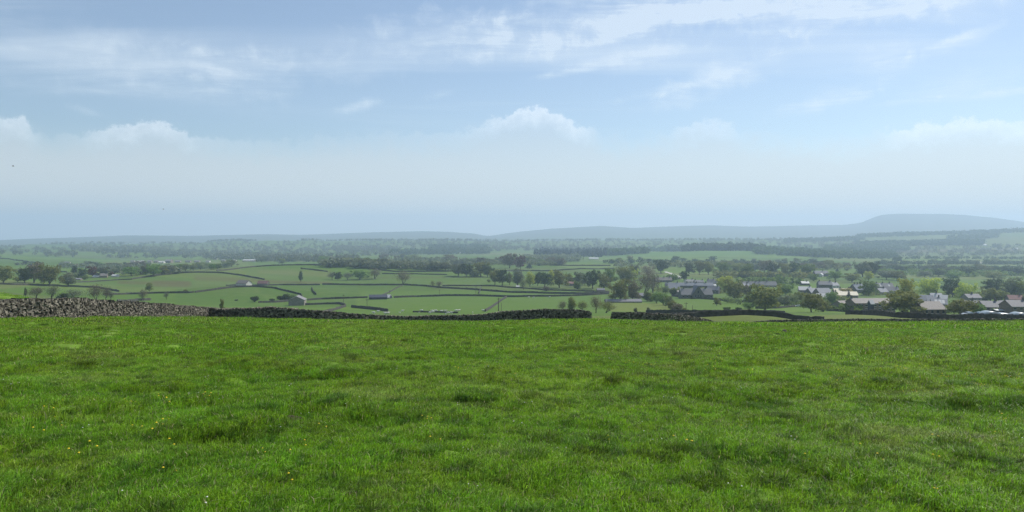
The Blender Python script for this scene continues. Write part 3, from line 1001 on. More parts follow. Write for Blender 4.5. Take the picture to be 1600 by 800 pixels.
# kind, foliage, px, base row, height px, width px, label[, group]
G1, G2, G3, G4 = 'trees by the left farm', 'oak clump beyond the meadow', 'trees round the village', 'parkland trees behind the village'
TL = [
    ('broad', 'olive', 5, 443, 30, 34, 'spreading olive brown tree cut by the left edge, trunk visible', G1),
    ('broad', 'dark', 39, 443, 26, 20, 'dark ivy green tree at the left end of the big tree pair', G1),
    ('broad', 'brown', 53, 442, 34, 36, 'tall rounded brown budding tree, left half of the big pair', G1),
    ('broad', 'olive', 77, 447, 36, 36, 'large domed tree with yellowish top, right half of the big pair', G1),
    ('tall', 'grey', 107, 448, 25, 20, 'grey green upright tree right of the big pair', G1),
    ('tall', 'dark', 117, 431, 18, 9, 'narrow dark column shaped tree behind the left farm', G1),
    ('bush', 'pale', 122, 434, 9, 13, 'pale green round shrub below the dark column tree', G1),
    ('broad', 'dark', 129, 435, 16, 15, 'dark tree between the pale shrub and the copper tree', G1),
    ('broad', 'copper', 145, 433, 18, 20, 'copper red crowned tree above the left farm', G1),
    ('bush', 'green', 132, 437, 7, 10, 'small green bush at the farm garden', G1),
    ('broad', 'grey', 162, 433, 17, 20, 'soft grey tree between copper tree and purple tree', G1),
    ('broad', 'copper', 174, 432, 8, 8, 'very small dark purple tree beside the white farm shed', G1),
    ('broad', 'grey', 178, 429, 12, 22, 'low wide grey green tree behind the white farm shed', G1),
    ('broad', 'green', 205, 431, 15, 26, 'bushy blue green tree alone right of the left farm', G1),
    ('broad', 'grey', 228, 429, 16, 18, 'first grey tree of the clump behind the left drumlin', 'clump behind the left drumlin'),
    ('broad', 'green', 240, 432, 20, 24, 'tallest green tree of the clump behind the left drumlin', 'clump behind the left drumlin'),
    ('broad', 'olive', 254, 429, 15, 20, 'olive tree right in the clump behind the left drumlin', 'clump behind the left drumlin'),
    ('broad', 'grey', 267, 427, 13, 18, 'low grey tree ending the clump behind the left drumlin', 'clump behind the left drumlin'),
    ('bare', 'brown', 57, 466, 20, 26, 'bare spreading tree behind the pale near wall, leftmost of the thin trees', 'thin trees behind the pale wall'),
    ('bare', 'grey', 82, 468, 24, 22, 'forked bare tree behind the pale near wall below the big pair', 'thin trees behind the pale wall'),
    ('bush', 'dark', 98, 469, 12, 16, 'dark low bush between the thin trees behind the pale wall', 'thin trees behind the pale wall'),
    ('bare', 'grey', 118, 470, 20, 32, 'wide bare dark branched tree behind the pale wall', 'thin trees behind the pale wall'),
    ('bare', 'brown', 150, 471, 30, 24, 'tall reddish brown twiggy tree behind the pale wall', 'thin trees behind the pale wall'),
    ('bare', 'brown', 166, 470, 24, 14, 'slender bare tree right of the reddish twiggy tree', 'thin trees behind the pale wall'),
    ('bare', 'grey', 173, 470, 18, 9, 'thinnest bare sapling behind the pale wall', 'thin trees behind the pale wall'),
    ('tall', 'dark', 40, 464, 16, 4, 'ivy covered tree stump standing like a post behind the pale wall'),
    ('broad', 'olive', 233, 456, 15, 11, 'small round tree on the brown bank left of the drumlin'),
    ('bare', 'brown', 225, 470, 20, 14, 'thin brown twiggy tree below the round tree on the bank'),
    ('bare', 'grey', 260, 468, 13, 9, 'tiny bare tree right of the thin twiggy tree'),
    ('bush', 'olive', 290, 457, 5, 6, 'little bush at the left end of the drumlin crest wall'),
    ('broad', 'olive', 441, 413.5, 10, 12, 'lone round tree standing on the skyline wall of the drumlin'),
    ('tall', 'dark', 470, 441, 20, 6, 'bare ivy trunk on the brown bank, thin and upright'),
    ('bush', 'dark', 398, 472, 10, 12, 'round dark bush on the slope left of the lone barn'),
    ('bush', 'dark', 425, 471, 5, 8, 'low dark bush on the wall between round bush and barn'),
    ('bush', 'dark', 439, 470, 9, 12, 'left dark bush of the three behind the lone barn', 'bushes behind the barn'),
    ('bush', 'dark', 448, 470, 12, 13, 'middle and tallest dark bush behind the lone barn', 'bushes behind the barn'),
    ('bush', 'green', 457, 470, 11, 12, 'right greener bush touching the lone barn roof', 'bushes behind the barn'),
    ('broad', 'olive', 347, 489, 24, 7, 'wind bent small thorn tree rising behind the near wall'),
    ('bush', 'dark', 369, 470, 2.4, 5, 'tiny gorse bush on the drumlin slope'),
    ('bare', 'grey', 519, 437, 14, 15, 'grey bare tree at the left end of the drumlin hedge trees', 'trees on the right of the drumlin'),
    ('broad', 'dark', 528, 438, 14, 13, 'dark tree second in the drumlin hedge trees', 'trees on the right of the drumlin'),
    ('bare', 'grey', 543, 438, 14, 17, 'pale bare tree between two dark trees on the drumlin', 'trees on the right of the drumlin'),
    ('broad', 'green', 562, 437, 16, 28, 'widest green and yellow tree on the right of the drumlin', 'trees on the right of the drumlin'),
    ('bare', 'brown', 586, 436, 18, 22, 'tall grey brown bare tree ending the drumlin hedge trees', 'trees on the right of the drumlin'),
    ('bare', 'brown', 630, 445, 24, 25, 'broad bare fan shaped tree standing on the long meadow wall'),
    ('bare', 'olive', 676, 449, 12, 9, 'left small olive tree by the wall dip in the meadow'),
    ('bare', 'brown', 686, 450, 12, 13, 'right brownish small tree by the wall dip in the meadow'),
    ('broad', 'green', 567, 414, 11, 10, 'left tree of the upright pair on the drumlin skyline', 'pair on the drumlin skyline'),
    ('broad', 'green', 575, 414, 12, 10, 'right tree of the upright pair on the drumlin skyline', 'pair on the drumlin skyline'),
    ('bush', 'dark', 586, 416, 5, 12, 'dark low bush right of the skyline pair'),
    ('bush', 'dark', 598, 418, 5, 12, 'second dark low bush right of the skyline pair'),
    ('broad', 'grey', 716, 432, 21, 28, 'domed grey tree at the left of the dark wood by the meadow', 'wood left of the oak clump'),
    ('broad', 'dark', 729, 433, 22, 20, 'dark trunked tree second in the wood by the meadow', 'wood left of the oak clump'),
    ('bush', 'pale', 741, 433, 13, 16, 'pale rounded shrub in front of the dark wood', 'wood left of the oak clump'),
    ('broad', 'olive', 751, 432, 24, 28, 'tallest olive tree at the right of the dark wood', 'wood left of the oak clump'),
    ('broad', 'dark', 762, 433, 21, 20, 'dark tree ending the wood nearest the oak clump', 'wood left of the oak clump'),
    ('broad', 'grey', 710, 417, 12, 20, 'pale grey dome tree behind the dark wood'),
    ('broad', 'brown', 703, 410, 13, 22, 'brown dome tree above the pale grey dome tree'),
    ('broad', 'brown', 796, 419, 24, 26, 'tall reddish brown tree rising behind the oak clump', G2),
    ('broad', 'copper', 813, 421, 23, 17, 'tall reddish tree right beside the brown one behind the oak clump', G2),
    ('broad', 'olive', 773, 445, 24, 20, 'leftmost rounded tree of the oak clump', G2),
    ('broad', 'dark', 785, 446, 27, 22, 'dark green ivy tree second in the oak clump', G2),
    ('tall', 'olive', 796, 445, 22, 9, 'thin yellow olive tree third in the oak clump', G2),
    ('tall', 'grey', 809, 448, 32, 18, 'tall grey purple tree in the middle of the oak clump', G2),
    ('bare', 'pale', 818, 453, 19, 13, 'pale twiggy young tree in front of the oak clump', G2),
    ('tall', 'yellow', 828, 448, 26, 14, 'bright yellow green upright tree in the oak clump', G2),
    ('broad', 'dark', 840, 447, 23, 16, 'dark tree right of the bright yellow tree', G2),
    ('broad', 'dark', 851, 449, 25, 22, 'darkest round tree of the oak clump', G2),
    ('tall', 'yellow', 861, 447, 28, 11, 'slim tree with yellow top between two dark trees', G2),
    ('broad', 'olive', 874, 450, 29, 26, 'large dark olive tree at the right of the oak clump', G2),
    ('bush', 'brown', 853, 455, 8, 11, 'brown bush in front of the darkest round tree', G2),
    ('conifer', 'conifer', 827, 420, 9, 11, 'small blue grey cone tree in the flat fields'),
    ('broad', 'olive', 890, 446, 20, 14, 'brownish tree right of the oak clump'),
    ('broad', 'grey', 903, 449, 26, 14, 'tall grey tree between red roofed house and wood', G3),
    ('bush', 'green', 902, 452, 14, 11, 'green cone shaped bush under the tall grey tree', G3),
    ('broad', 'dark', 926, 451, 31, 24, 'big dark domed tree at the left of the village wood', G3),
    ('broad', 'grey', 914, 446, 20, 14, 'grey tree left of the big dark dome', G3),
    ('broad', 'olive', 944, 454, 28, 24, 'olive dome tree right of the big dark dome', G3),
    ('broad', 'green', 953, 446, 28, 20, 'green tree behind the olive dome', G3),
    ('bare', 'brown', 879, 487, 19, 15, 'left bare sapling of the small trees behind the gap wall', 'small trees behind the gap wall'),
    ('tall', 'olive', 893, 488, 27, 13, 'narrow flame shaped tree behind the gap wall', 'small trees behind the gap wall'),
    ('bare', 'olive', 910, 488, 20, 19, 'spreading thin olive tree behind the gap wall', 'small trees behind the gap wall'),
    ('bare', 'brown', 931, 489, 30, 21, 'tallest brown bare tree behind the gap wall', 'small trees behind the gap wall'),
    ('bare', 'olive', 947, 489, 20, 30, 'wide dense bare bush seen over the gap', 'small trees behind the gap wall'),
    ('broad', 'olive', 969, 472, 38, 32, 'big dark oak with visible trunk before the pale shed roof', G3),
    ('broad', 'brown', 989, 471, 36, 24, 'brown tree close right of the big dark oak', G3),
    ('bare', 'brown', 1007, 461, 38, 34, 'dark bare spreading tree left of the village roofs', G3),
    ('bare', 'brown', 1020, 458, 34, 24, 'second dark bare tree touching the village roofs', G3),
    ('broad', 'olive', 977, 444, 30, 34, 'wide olive tree with yellow side behind the big dark oak', G3),
    ('broad', 'yellow', 990, 440, 22, 14, 'yellowish tree beside the wide olive tree', G3),
    ('bare', 'pink', 1012, 437, 26, 30, 'pale pinkish budding tree above the dark bare trees', G3),
    ('broad', 'dark', 1033, 427, 22, 24, 'dark round tree above the white lane', G3),
    ('broad', 'grey', 992, 432, 20, 14, 'grey tree left of the pinkish budding tree', G3),
    ('broad', 'dark', 1069, 439, 17, 14, 'dark oval tree at the end of the white lane', G3),
    ('bush', 'green', 1051, 439, 12, 18, 'green bush above the purple roofs by the lane', G3),
    ('tall', 'green', 1011, 471, 18, 11, 'small upright green tree left of the hedge trees', G3),
    ('broad', 'pale', 1040, 459, 13, 13, 'pale green garden tree left of the stone hall', G3),
    ('bush', 'dark', 1052, 463, 13, 11, 'dark round garden tree beside the stone hall', G3),
    ('bush', 'olive', 1016, 471, 15, 18, 'topmost bush in the slanting line of hedge trees', 'slanting hedge trees in the village meadow'),
    ('broad', 'green', 1026, 474, 18, 18, 'second hedge tree down, green and leafy', 'slanting hedge trees in the village meadow'),
    ('broad', 'green', 1036, 477, 20, 20, 'tallest hedge tree in the slanting line', 'slanting hedge trees in the village meadow'),
    ('broad', 'pale', 1045, 481, 20, 17, 'paler hedge tree below the tallest one', 'slanting hedge trees in the village meadow'),
    ('bush', 'olive', 1051, 484, 15, 15, 'olive bush fifth in the slanting hedge line', 'slanting hedge trees in the village meadow'),
    ('bush', 'brown', 1058, 488, 15, 18, 'lowest brown bush ending the slanting hedge line', 'slanting hedge trees in the village meadow'),
    ('broad', 'olive', 1120, 478, 14, 12, 'lone small round tree with trunk in the village meadow'),
    ('tall', 'grey', 1013, 489, 10, 6, 'thin grey sapling by the low wall, right of the gap'),
    ('tall', 'grey', 993, 489, 9, 6, 'thin sapling nearest the gap in the wall'),
    ('bush', 'olive', 1070, 489, 9, 8, 'small bush at the foot of the meadow pole'),
    ('broad', 'dark', 1136, 489, 10, 14, 'wind flattened thorn tree behind the arching wall'),
    ('bush', 'dark', 1154, 487, 8, 9, 'round dark bush behind the top of the arching wall'),
    ('broad', 'olive', 1147, 469, 34, 34, 'big dark olive tree between the hall and the spreading oak', G3),
    ('broad', 'yellow', 1133, 456, 26, 24, 'yellow green tree partly behind the big dark olive tree', G3),
    ('broad', 'brown', 1166, 464, 20, 24, 'brown grey tree right of the big dark olive tree', G3),
    ('broad', 'grey', 1172, 478, 18, 20, 'grey shrubby tree left under the spreading oak', G3),
    ('broad', 'olive', 1195, 485, 43, 56, 'great spreading oak with forked trunk in the village meadow', G3),
    ('bush', 'green', 1171, 482, 10, 20, 'low green bush at the left foot of the great oak', G3),
    ('broad', 'green', 1228, 461, 19, 24, 'mid green round tree behind the great oak', G3),
    ('broad', 'grey', 1225, 479, 18, 22, 'grey green tree right of the great oak', G3),
    ('broad', 'pale', 1240, 478, 18, 18, 'pale willow like tree by the white parked car', G3),
    ('broad', 'olive', 1249, 476, 22, 16, 'olive tree behind the white parked car', G3),
    ('broad', 'olive', 1268, 488, 31, 36, 'broad bushy oak with foliage to the ground in the village meadow', G3),
    ('bush', 'olive', 1286, 487, 20, 24, 'lower bush leaning on the right of the bushy oak', G3),
    ('broad', 'green', 1299, 478, 24, 20, 'green garden tree left of the golden roofs', G3),
    ('conifer', 'conifer', 1326, 470, 17, 9, 'pointed dark conifer in front of the cream roofs', G3),
    ('broad', 'gold', 1322, 461, 12, 20, 'golden blossoming tree between the two cream roofs', G3),
    ('conifer', 'conifer', 1239, 444, 12, 5, 'small slender conifer above the white roofed house', G3),
    ('broad', 'green', 1305, 438, 15, 24, 'dark green tree behind the village centre roofs', G3),
    ('conifer', 'conifer', 1308, 425, 6, 6, 'tiny conifer on the bank beyond the village', G3),
    ('broad', 'green', 1271, 439, 12, 16, 'round green tree left of the far chimney house', G3),
    ('broad', 'olive', 1331, 441, 15, 26, 'olive tree right of the village centre', G3),
    ('broad', 'grey', 1348, 433, 26, 26, 'tall blue grey tree behind the village, left of a darker one', G4),
    ('broad', 'dark', 1362, 433, 25, 26, 'tall dark tree behind the village terraces', G4),
    ('broad', 'yellow', 1357, 440, 17, 15, 'yellow green tree in front of the tall dark tree', G3),
    ('broad', 'green', 1357, 462, 25, 26, 'dark green tree above the long stone houses', G3),
    ('broad', 'grey', 1385, 437, 15, 28, 'grey tree above the white trimmed terrace', G4),
    ('broad', 'olive', 1402, 438, 16, 28, 'olive tree right of the grey one above the terrace', G4),
    ('broad', 'yellow', 1415, 475, 42, 26, 'yellow green tree rising behind the biggest oak', G3),
    ('broad', 'olive', 1410, 491, 38, 58, 'biggest dark oak in front of the village houses', G3),
    ('broad', 'yellow', 1451, 464, 32, 38, 'large bright yellow green tree in the village', G3),
    ('broad', 'dark', 1485, 460, 26, 30, 'dark dome tree right of the large bright tree', G3),
    ('broad', 'dark', 1488, 464, 20, 24, 'lower dark tree below the dark dome', G3),
    ('broad', 'yellow', 1509, 470, 30, 30, 'second bright yellow green tree with branching trunk', G3),
    ('bush', 'olive', 1503, 492, 26, 40, 'large olive bush in front of the houses at the right', G3),
    ('bush', 'green', 1527, 491, 18, 20, 'green bush right of the large olive bush', G3),
    ('broad', 'dark', 1552, 460, 25, 32, 'dark round tree with bright rim above the right houses', G3),
    ('broad', 'olive', 1548, 472, 24, 26, 'olive tree in front of the dark round tree', G3),
    ('broad', 'olive', 1562, 472, 20, 22, 'smaller olive tree right of its twin above the right houses', G3),
    ('broad', 'grey', 1580, 467, 36, 30, 'tall grey green tree near the right edge', G3),
    ('broad', 'olive', 1598, 468, 32, 26, 'olive tree cut by the right edge above the red roof', G3),
    ('bush', 'dark', 1539, 472, 8, 11, 'small dark bush between two right hand houses', G3),
    ('broad', 'grey', 1445, 433, 10, 22, 'low grey tree beyond the large bright tree', G4),
    ('broad', 'dark', 1467, 432, 12, 28, 'low dark tree beyond the village roofs', G4),
    ('broad', 'green', 1489, 437, 13, 22, 'green tree above the dark dome tree', G4),
    ('broad', 'dark', 1513, 432, 16, 30, 'broad dark tree above the second bright tree', G4),
    ('broad', 'olive', 1553, 437, 14, 32, 'wide olive tree above the dark round tree', G4),
    ('broad', 'dark', 1585, 430, 14, 30, 'dark tree at the back near the right edge', G4),
    ('broad', 'grey', 1394, 420, 9, 22, 'faint grey tree beyond the terrace', G4),
    ('broad', 'dark', 1077, 428, 18, 18, 'dark tree at the left of the parkland row', G4),
    ('broad', 'olive', 1093, 429, 22, 16, 'tall olive tree second in the parkland row', G4),
    ('broad', 'olive', 1107, 429, 21, 19, 'round olive tree third in the parkland row', G4),
    ('broad', 'green', 1130, 430, 21, 24, 'wide green tree in the open middle of the parkland', G4),
    ('broad', 'green', 1167, 433, 22, 24, 'dark green bushy tree right of the parkland gap', G4),
    ('broad', 'brown', 1195, 426, 21, 22, 'brown high crowned tree in the parkland', G4),
    ('broad', 'dark', 1208, 430, 21, 20, 'dark round tree right of the high crowned one', G4),
    ('broad', 'olive', 1227, 431, 20, 18, 'olive tree with two stems in the parkland', G4),
    ('broad', 'dark', 1240, 431, 22, 17, 'tall dark tree near the right of the parkland row', G4),
    ('broad', 'green', 1260, 433, 22, 26, 'largest green tree ending the parkland row', G4),
    ('broad', 'olive', 1150, 427, 16, 18, 'small olive tree behind the parkland gap', G4),
    ('broad', 'grey', 1180, 424, 14, 18, 'pale grey tree behind the high crowned tree', G4),
    ('bush', 'dark', 1160, 434, 6, 15, 'left dark shrub under the parkland trees', G4),
    ('bush', 'green', 1181, 434, 7, 14, 'middle green shrub under the parkland trees', G4),
    ('bush', 'dark', 1203, 434, 8, 14, 'right dark shrub under the parkland trees', G4),
    ('bush', 'dark', 1217, 435, 8, 9, 'small round shrub right under the parkland trees', G4),
]
for t_ in TL:
    tree(*t_[:6], t_[6], t_[7] if len(t_) > 7 else None)

# hazy tree belts: trees one can still tell apart, too alike to name one by one
rt = random.Random(11)


def belt(label, group, px0, px1, r0, r1, n, h0, h1, fol, kinds=('broad',), w=1.45):
    for i in range(n):
        px = px0 + (px1 - px0) * (i + rt.uniform(.1, .9)) / n
        row = r0 + (r1 - r0) * (px - px0) / (px1 - px0) + rt.uniform(-2.2, 2.2)
        h = rt.uniform(h0, h1)
        tree(rt.choice(kinds), rt.choice(fol), px, row, h, h * w * rt.uniform(.8, 1.3), label, group)


belt('pale green tree in the leafy strip rising behind the left drumlin wall', 'leafy strip behind the drumlin', 274, 368, 424, 418, 13, 9, 12, ['pale', 'green', 'pale'])
belt('small hazy grey tree in the belt between drumlin skyline and far woods', 'grey tree belt in the middle distance', 500, 700, 413, 421, 19, 8, 14, ['grey', 'brown', 'grey', 'green', 'pale'])
belt('small hazy tree in the back row of the middle belt', 'back row of the grey tree belt', 590, 705, 405, 410, 11, 7, 10, ['grey', 'pale', 'brown'])
belt('small leafy tree in the belt behind the oak clump', 'belt behind the oak clump', 715, 880, 412, 414, 15, 8, 13, ['grey', 'pale', 'green', 'brown'])
belt('low pale willow in the line beyond the oak clump', 'pale willows beyond the oak clump', 838, 872, 414, 414, 5, 6, 8, ['pale'], ('bush',))
belt('small tree in the hedge under the green ridge right of centre', 'hedge trees under the green ridge', 960, 1290, 409, 412, 20, 5, 10, ['grey', 'dark', 'olive', 'green'])
belt('small grey tree in the distant row behind the parkland', 'trees behind the parkland', 1130, 1350, 418, 421, 13, 9, 13, ['grey', 'olive', 'brown'])
belt('small tree in the hedge far behind the village at the right', 'hedge trees beyond the village at the right', 1375, 1600, 412, 412, 14, 4, 9, ['dark', 'grey', 'olive'])
belt('hazy tree in the row just behind the village at the right', 'trees at the back of the village', 1370, 1600, 424, 428, 11, 10, 14, ['dark', 'olive', 'grey', 'green'])
belt('small hazy tree in the fields beyond the left farm', 'trees beyond the left farm', 95, 235, 417, 418, 15, 6, 10, ['grey', 'green', 'dark', 'brown'])
belt('tree in the dark row right of the left farm', 'dark row right of the left farm', 185, 275, 424, 425, 8, 8, 11, ['grey', 'dark', 'green'])
belt('small dark tree on the hillside hedge at the left', 'hillside hedge trees at the left', 20, 60, 412, 416, 5, 4, 7, ['grey', 'dark'])

# far-off woods that read as one mass each
rw_ = np.random.RandomState(23)


def woodland(label, regs, fol, size=13.0, conifer=False):
    """regs: (px0, px1, row at px0, row at px1, depth in rows, count, nearest, farthest distance)"""
    Vs, Qs, k = [], [], 0
    for px0, px1, ra, rb, dr, n, y0, y1 in regs:
        for i in range(int(n * 1.3)):
            px = rw_.uniform(px0, px1)
            row = ra + (rb - ra) * (px - px0) / (px1 - px0) + rw_.uniform(-.5, .5) * dr
            p = at(px, row, y0, y1, 500)
            h = size * rw_.uniform(.6, 1.35)
            w = h * (.22 if conifer else .62) * rw_.uniform(.8, 1.3)
            lobes = [(0, 0, h * .55, w, w, h * .45)] if not conifer else [(0, 0, h * .3, w, w, h * .3), (0, 0, h * .7, w * .5, w * .5, h * .35)]
            V, Q = leaf_cloud(rw_, lobes, 30, h * .19, hollow=.6)
            Vs.append(V + p)
            Qs.append(Q + k)
            k += len(V)
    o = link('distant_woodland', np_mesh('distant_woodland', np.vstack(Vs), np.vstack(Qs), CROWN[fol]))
    return tag(o, label, 'woodland', kind='stuff')


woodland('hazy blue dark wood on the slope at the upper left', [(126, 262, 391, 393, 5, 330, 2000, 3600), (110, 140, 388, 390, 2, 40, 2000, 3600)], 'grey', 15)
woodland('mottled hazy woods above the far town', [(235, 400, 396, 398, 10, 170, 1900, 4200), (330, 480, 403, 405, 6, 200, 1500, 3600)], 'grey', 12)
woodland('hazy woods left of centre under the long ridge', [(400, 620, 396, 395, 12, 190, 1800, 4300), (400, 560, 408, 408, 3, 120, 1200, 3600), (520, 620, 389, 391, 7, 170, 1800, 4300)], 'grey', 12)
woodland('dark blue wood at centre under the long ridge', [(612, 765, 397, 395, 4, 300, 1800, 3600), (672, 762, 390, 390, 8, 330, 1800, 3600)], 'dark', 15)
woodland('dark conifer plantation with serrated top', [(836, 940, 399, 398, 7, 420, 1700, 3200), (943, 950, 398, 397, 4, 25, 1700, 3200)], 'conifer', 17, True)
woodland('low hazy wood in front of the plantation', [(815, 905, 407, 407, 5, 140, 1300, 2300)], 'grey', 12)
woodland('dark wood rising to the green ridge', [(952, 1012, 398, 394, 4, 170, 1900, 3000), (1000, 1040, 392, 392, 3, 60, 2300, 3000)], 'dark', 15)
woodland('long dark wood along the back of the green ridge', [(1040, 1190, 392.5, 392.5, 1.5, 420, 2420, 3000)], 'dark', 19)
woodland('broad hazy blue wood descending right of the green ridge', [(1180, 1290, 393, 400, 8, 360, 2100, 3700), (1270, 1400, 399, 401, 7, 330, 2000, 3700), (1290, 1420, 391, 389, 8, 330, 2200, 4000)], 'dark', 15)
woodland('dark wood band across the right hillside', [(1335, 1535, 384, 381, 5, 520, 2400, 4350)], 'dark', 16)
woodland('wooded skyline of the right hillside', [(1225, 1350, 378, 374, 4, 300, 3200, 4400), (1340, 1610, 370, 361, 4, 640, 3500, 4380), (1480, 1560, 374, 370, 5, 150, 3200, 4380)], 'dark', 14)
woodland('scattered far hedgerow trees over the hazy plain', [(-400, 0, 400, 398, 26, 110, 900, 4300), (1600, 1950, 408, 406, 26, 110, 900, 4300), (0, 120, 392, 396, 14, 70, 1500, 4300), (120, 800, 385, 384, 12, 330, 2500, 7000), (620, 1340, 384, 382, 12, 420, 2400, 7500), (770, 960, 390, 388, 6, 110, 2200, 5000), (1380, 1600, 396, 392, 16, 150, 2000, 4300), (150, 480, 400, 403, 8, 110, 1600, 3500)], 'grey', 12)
MIDW = [
    ('hedges and scrub filling the tree belt left of the drumlins', [(90, 280, 418, 422, 4, 60, 900, 2000), (190, 280, 429, 427, 2, 22, 800, 1400)], 'grey', 7),
    ('scrub between the trees of the middle belt', [(500, 705, 416, 421, 4, 130, 1000, 2000), (590, 880, 409, 413, 3, 110, 1200, 2300)], 'grey', 9),
    ('pale leafy scrub in the middle belt and beyond the oak clump', [(560, 700, 413, 417, 4, 60, 1000, 2000), (700, 880, 413, 414, 3, 90, 1000, 2200), (960, 1300, 416, 420, 4, 80, 900, 2000)], 'pale', 8),
    ('hedges and thickets between the parkland trees', [(1040, 1370, 415, 421, 5, 120, 900, 2200), (1120, 1270, 433, 435, 1.5, 60, 700, 1300)], 'olive', 7),
    ('thickets and garden trees along the back of the village', [(1350, 1600, 428, 431, 6, 130, 700, 1500), (1150, 1250, 443, 445, 2, 25, 600, 1100)], 'green', 7),
    ('dark hedges across the fields beyond the village', [(1370, 1600, 413, 413, 1.2, 170, 1100, 2400), (1380, 1600, 421, 422, 2, 120, 1000, 2000), (1290, 1600, 404, 405, 1.2, 130, 1300, 2600), (940, 1290, 411.5, 413, 1.2, 120, 1200, 2400)], 'dark', 7),
    ('shrubby gardens between the village houses', [(1010, 1130, 455, 458, 3, 30, 500, 900), (1230, 1345, 468, 473, 5, 45, 430, 800), (1350, 1600, 460, 468, 7, 80, 450, 900)], 'olive', 3.6),
    ('garden hedges along the front of the village', [(1285, 1345, 484, 488, 2, 26, 330, 520), (1440, 1600, 489, 491, 1.5, 45, 300, 520), (1130, 1270, 474, 480, 3, 40, 380, 600)], 'green', 3.2),
]
for a_ in MIDW: woodland(*a_)
woodland('far trees along the crest of the long mid ridge', [(330, 400, 377, 376, 1.5, 60, 3900, 4600), (470, 760, 376, 376, 1.2, 190, 3900, 4600), (760, 1230, 376, 375, 1.5, 260, 3900, 4600), (60, 330, 382, 380.5, 1, 60, 3900, 4600)], 'grey', 11)

#@@HOUSES
# ------------------------------------------------------------------ houses, barns and sheds
def house(name, label, px, row, wpx, eave, top, depth=7.0, yaw=0.0, wall='masonry', roof='slate', chim=(), win=None, door=None, group=None, y0=165.0, y1=6000.0, cat='house', hip=0, skylight=None):
    """wpx: length along the ridge seen in the photograph; eave and top: heights in photo pixels above the base row.
    yaw turns the house; win = (rows, columns, width m, height m)"""
    p = at(px, row, y0, y1)
    k = p[1] / F
    L = wpx * k / max(.35, abs(math.cos(R(yaw))))
    he, ht = eave * k, top * k
    if group == GH:
        he, ht = he * .94, ht * .92
    root = empty(name, (p[0], p[1] + depth / 2, float(H(p[0], p[1] + depth / 2))), R(yaw))
    root.location.z = p[2]
    W = depth
    b = MB()
    sk = 3.0
    b.add([(-L / 2, -W / 2, -sk), (L / 2, -W / 2, -sk), (L / 2, W / 2, -sk), (-L / 2, W / 2, -sk), (-L / 2, -W / 2, he), (L / 2, -W / 2, he), (L / 2, W / 2, he), (-L / 2, W / 2, he),
           (-L / 2, 0, ht - .12), (L / 2, 0, ht - .12)],
          [(0, 1, 5, 4), (1, 2, 6, 9, 5), (2, 3, 7, 6), (3, 0, 4, 8, 7), (0, 3, 2, 1), (4, 5, 9, 8), (6, 7, 8, 9)])
    b.build('wall', M[wall], root)
    o, t = .35, .22
    sl = (ht - he) / (W / 2)
    r_ = MB()
    a, e = L / 2 + .25, W / 2 + o
    ze = he - o * sl
    r_.add([(-a, -e, ze), (a, -e, ze), (a, 0, ht), (-a, 0, ht), (a, e, ze), (-a, e, ze), (-a, -e, ze + t), (a, -e, ze + t), (a, 0, ht + t), (-a, 0, ht + t), (a, e, ze + t), (-a, e, ze + t)],
           [(6, 7, 8, 9), (9, 8, 10, 11), (0, 3, 2, 1), (3, 5, 4, 2), (0, 1, 7, 6), (4, 5, 11, 10), (1, 2, 8, 7), (2, 4, 10, 8), (0, 6, 9, 3), (3, 9, 11, 5)])
    rf = r_.build('roof', M[roof], root)
    for c_ in chim:
        cb = MB()
        x = c_ * L / 2
        cb.box(x - .45, x + .45, -.35, .35, ht - .5, ht + 1.25)
        cb.box(x - .52, x + .52, -.42, .42, ht + 1.25, ht + 1.4)
        for q in (-.22, .22):
            cb.tube([(x + q, 0, ht + 1.4), (x + q, 0, ht + 1.8)], .12, 6)
        cb.build('chimney', M['dark_masonry'], rf)
    if win:
        nrow, ncol, ww, wh = win
        for i in range(nrow):
            zc = he * (i + .55) / nrow if nrow > 1 else he * .55
            for j in range(ncol):
                x = -L / 2 + L * (j + .5) / ncol
                wb = MB()
                wb.box(x - ww / 2, x + ww / 2, -W / 2 - .03, -W / 2 + .10, zc - wh / 2, zc + wh / 2)
                f = wb.build('window', M['glass'], root)
                fb = MB()
                fb.box(x - ww / 2 - .09, x + ww / 2 + .09, -W / 2 - .08, -W / 2 + .02, zc + wh / 2, zc + wh / 2 + .16)
                fb.box(x - ww / 2 - .09, x + ww / 2 + .09, -W / 2 - .12, -W / 2 + .02, zc - wh / 2 - .14, zc - wh / 2)
                fb.build('window_frame', M['render'], f)
    if door is not None:
        x = door * L / 2
        db = MB()
        db.box(x - .5, x + .5, -W / 2 - .05, -W / 2 + .1, 0, 2.0)
        db.build('door', M['wood'], root)
    if skylight:
        for x in skylight:
            sb = MB()
            x0 = x * L / 2
            y_a, y_b = -e * .85, -e * .2
            za, zb = ht + sl * y_a + t + .06, ht + sl * y_b + t + .06
            sb.add([(x0 - .8, y_a, za), (x0 + .8, y_a, za), (x0 + .8, y_b, zb), (x0 - .8, y_b, zb), (x0 - .8, y_a, za - .1), (x0 + .8, y_a, za - .1), (x0 + .8, y_b, zb - .1), (x0 - .8, y_b, zb - .1)],
                   [(0, 1, 2, 3), (4, 7, 6, 5), (0, 4, 5, 1), (1, 5, 6, 2), (2, 6, 7, 3), (3, 7, 4, 0)])
            sb.build('skylight', M['roof_white_glare'], rf)
    return tag(root, label, cat, group)


GH = 'village houses'
GT = 'houses of the far town'
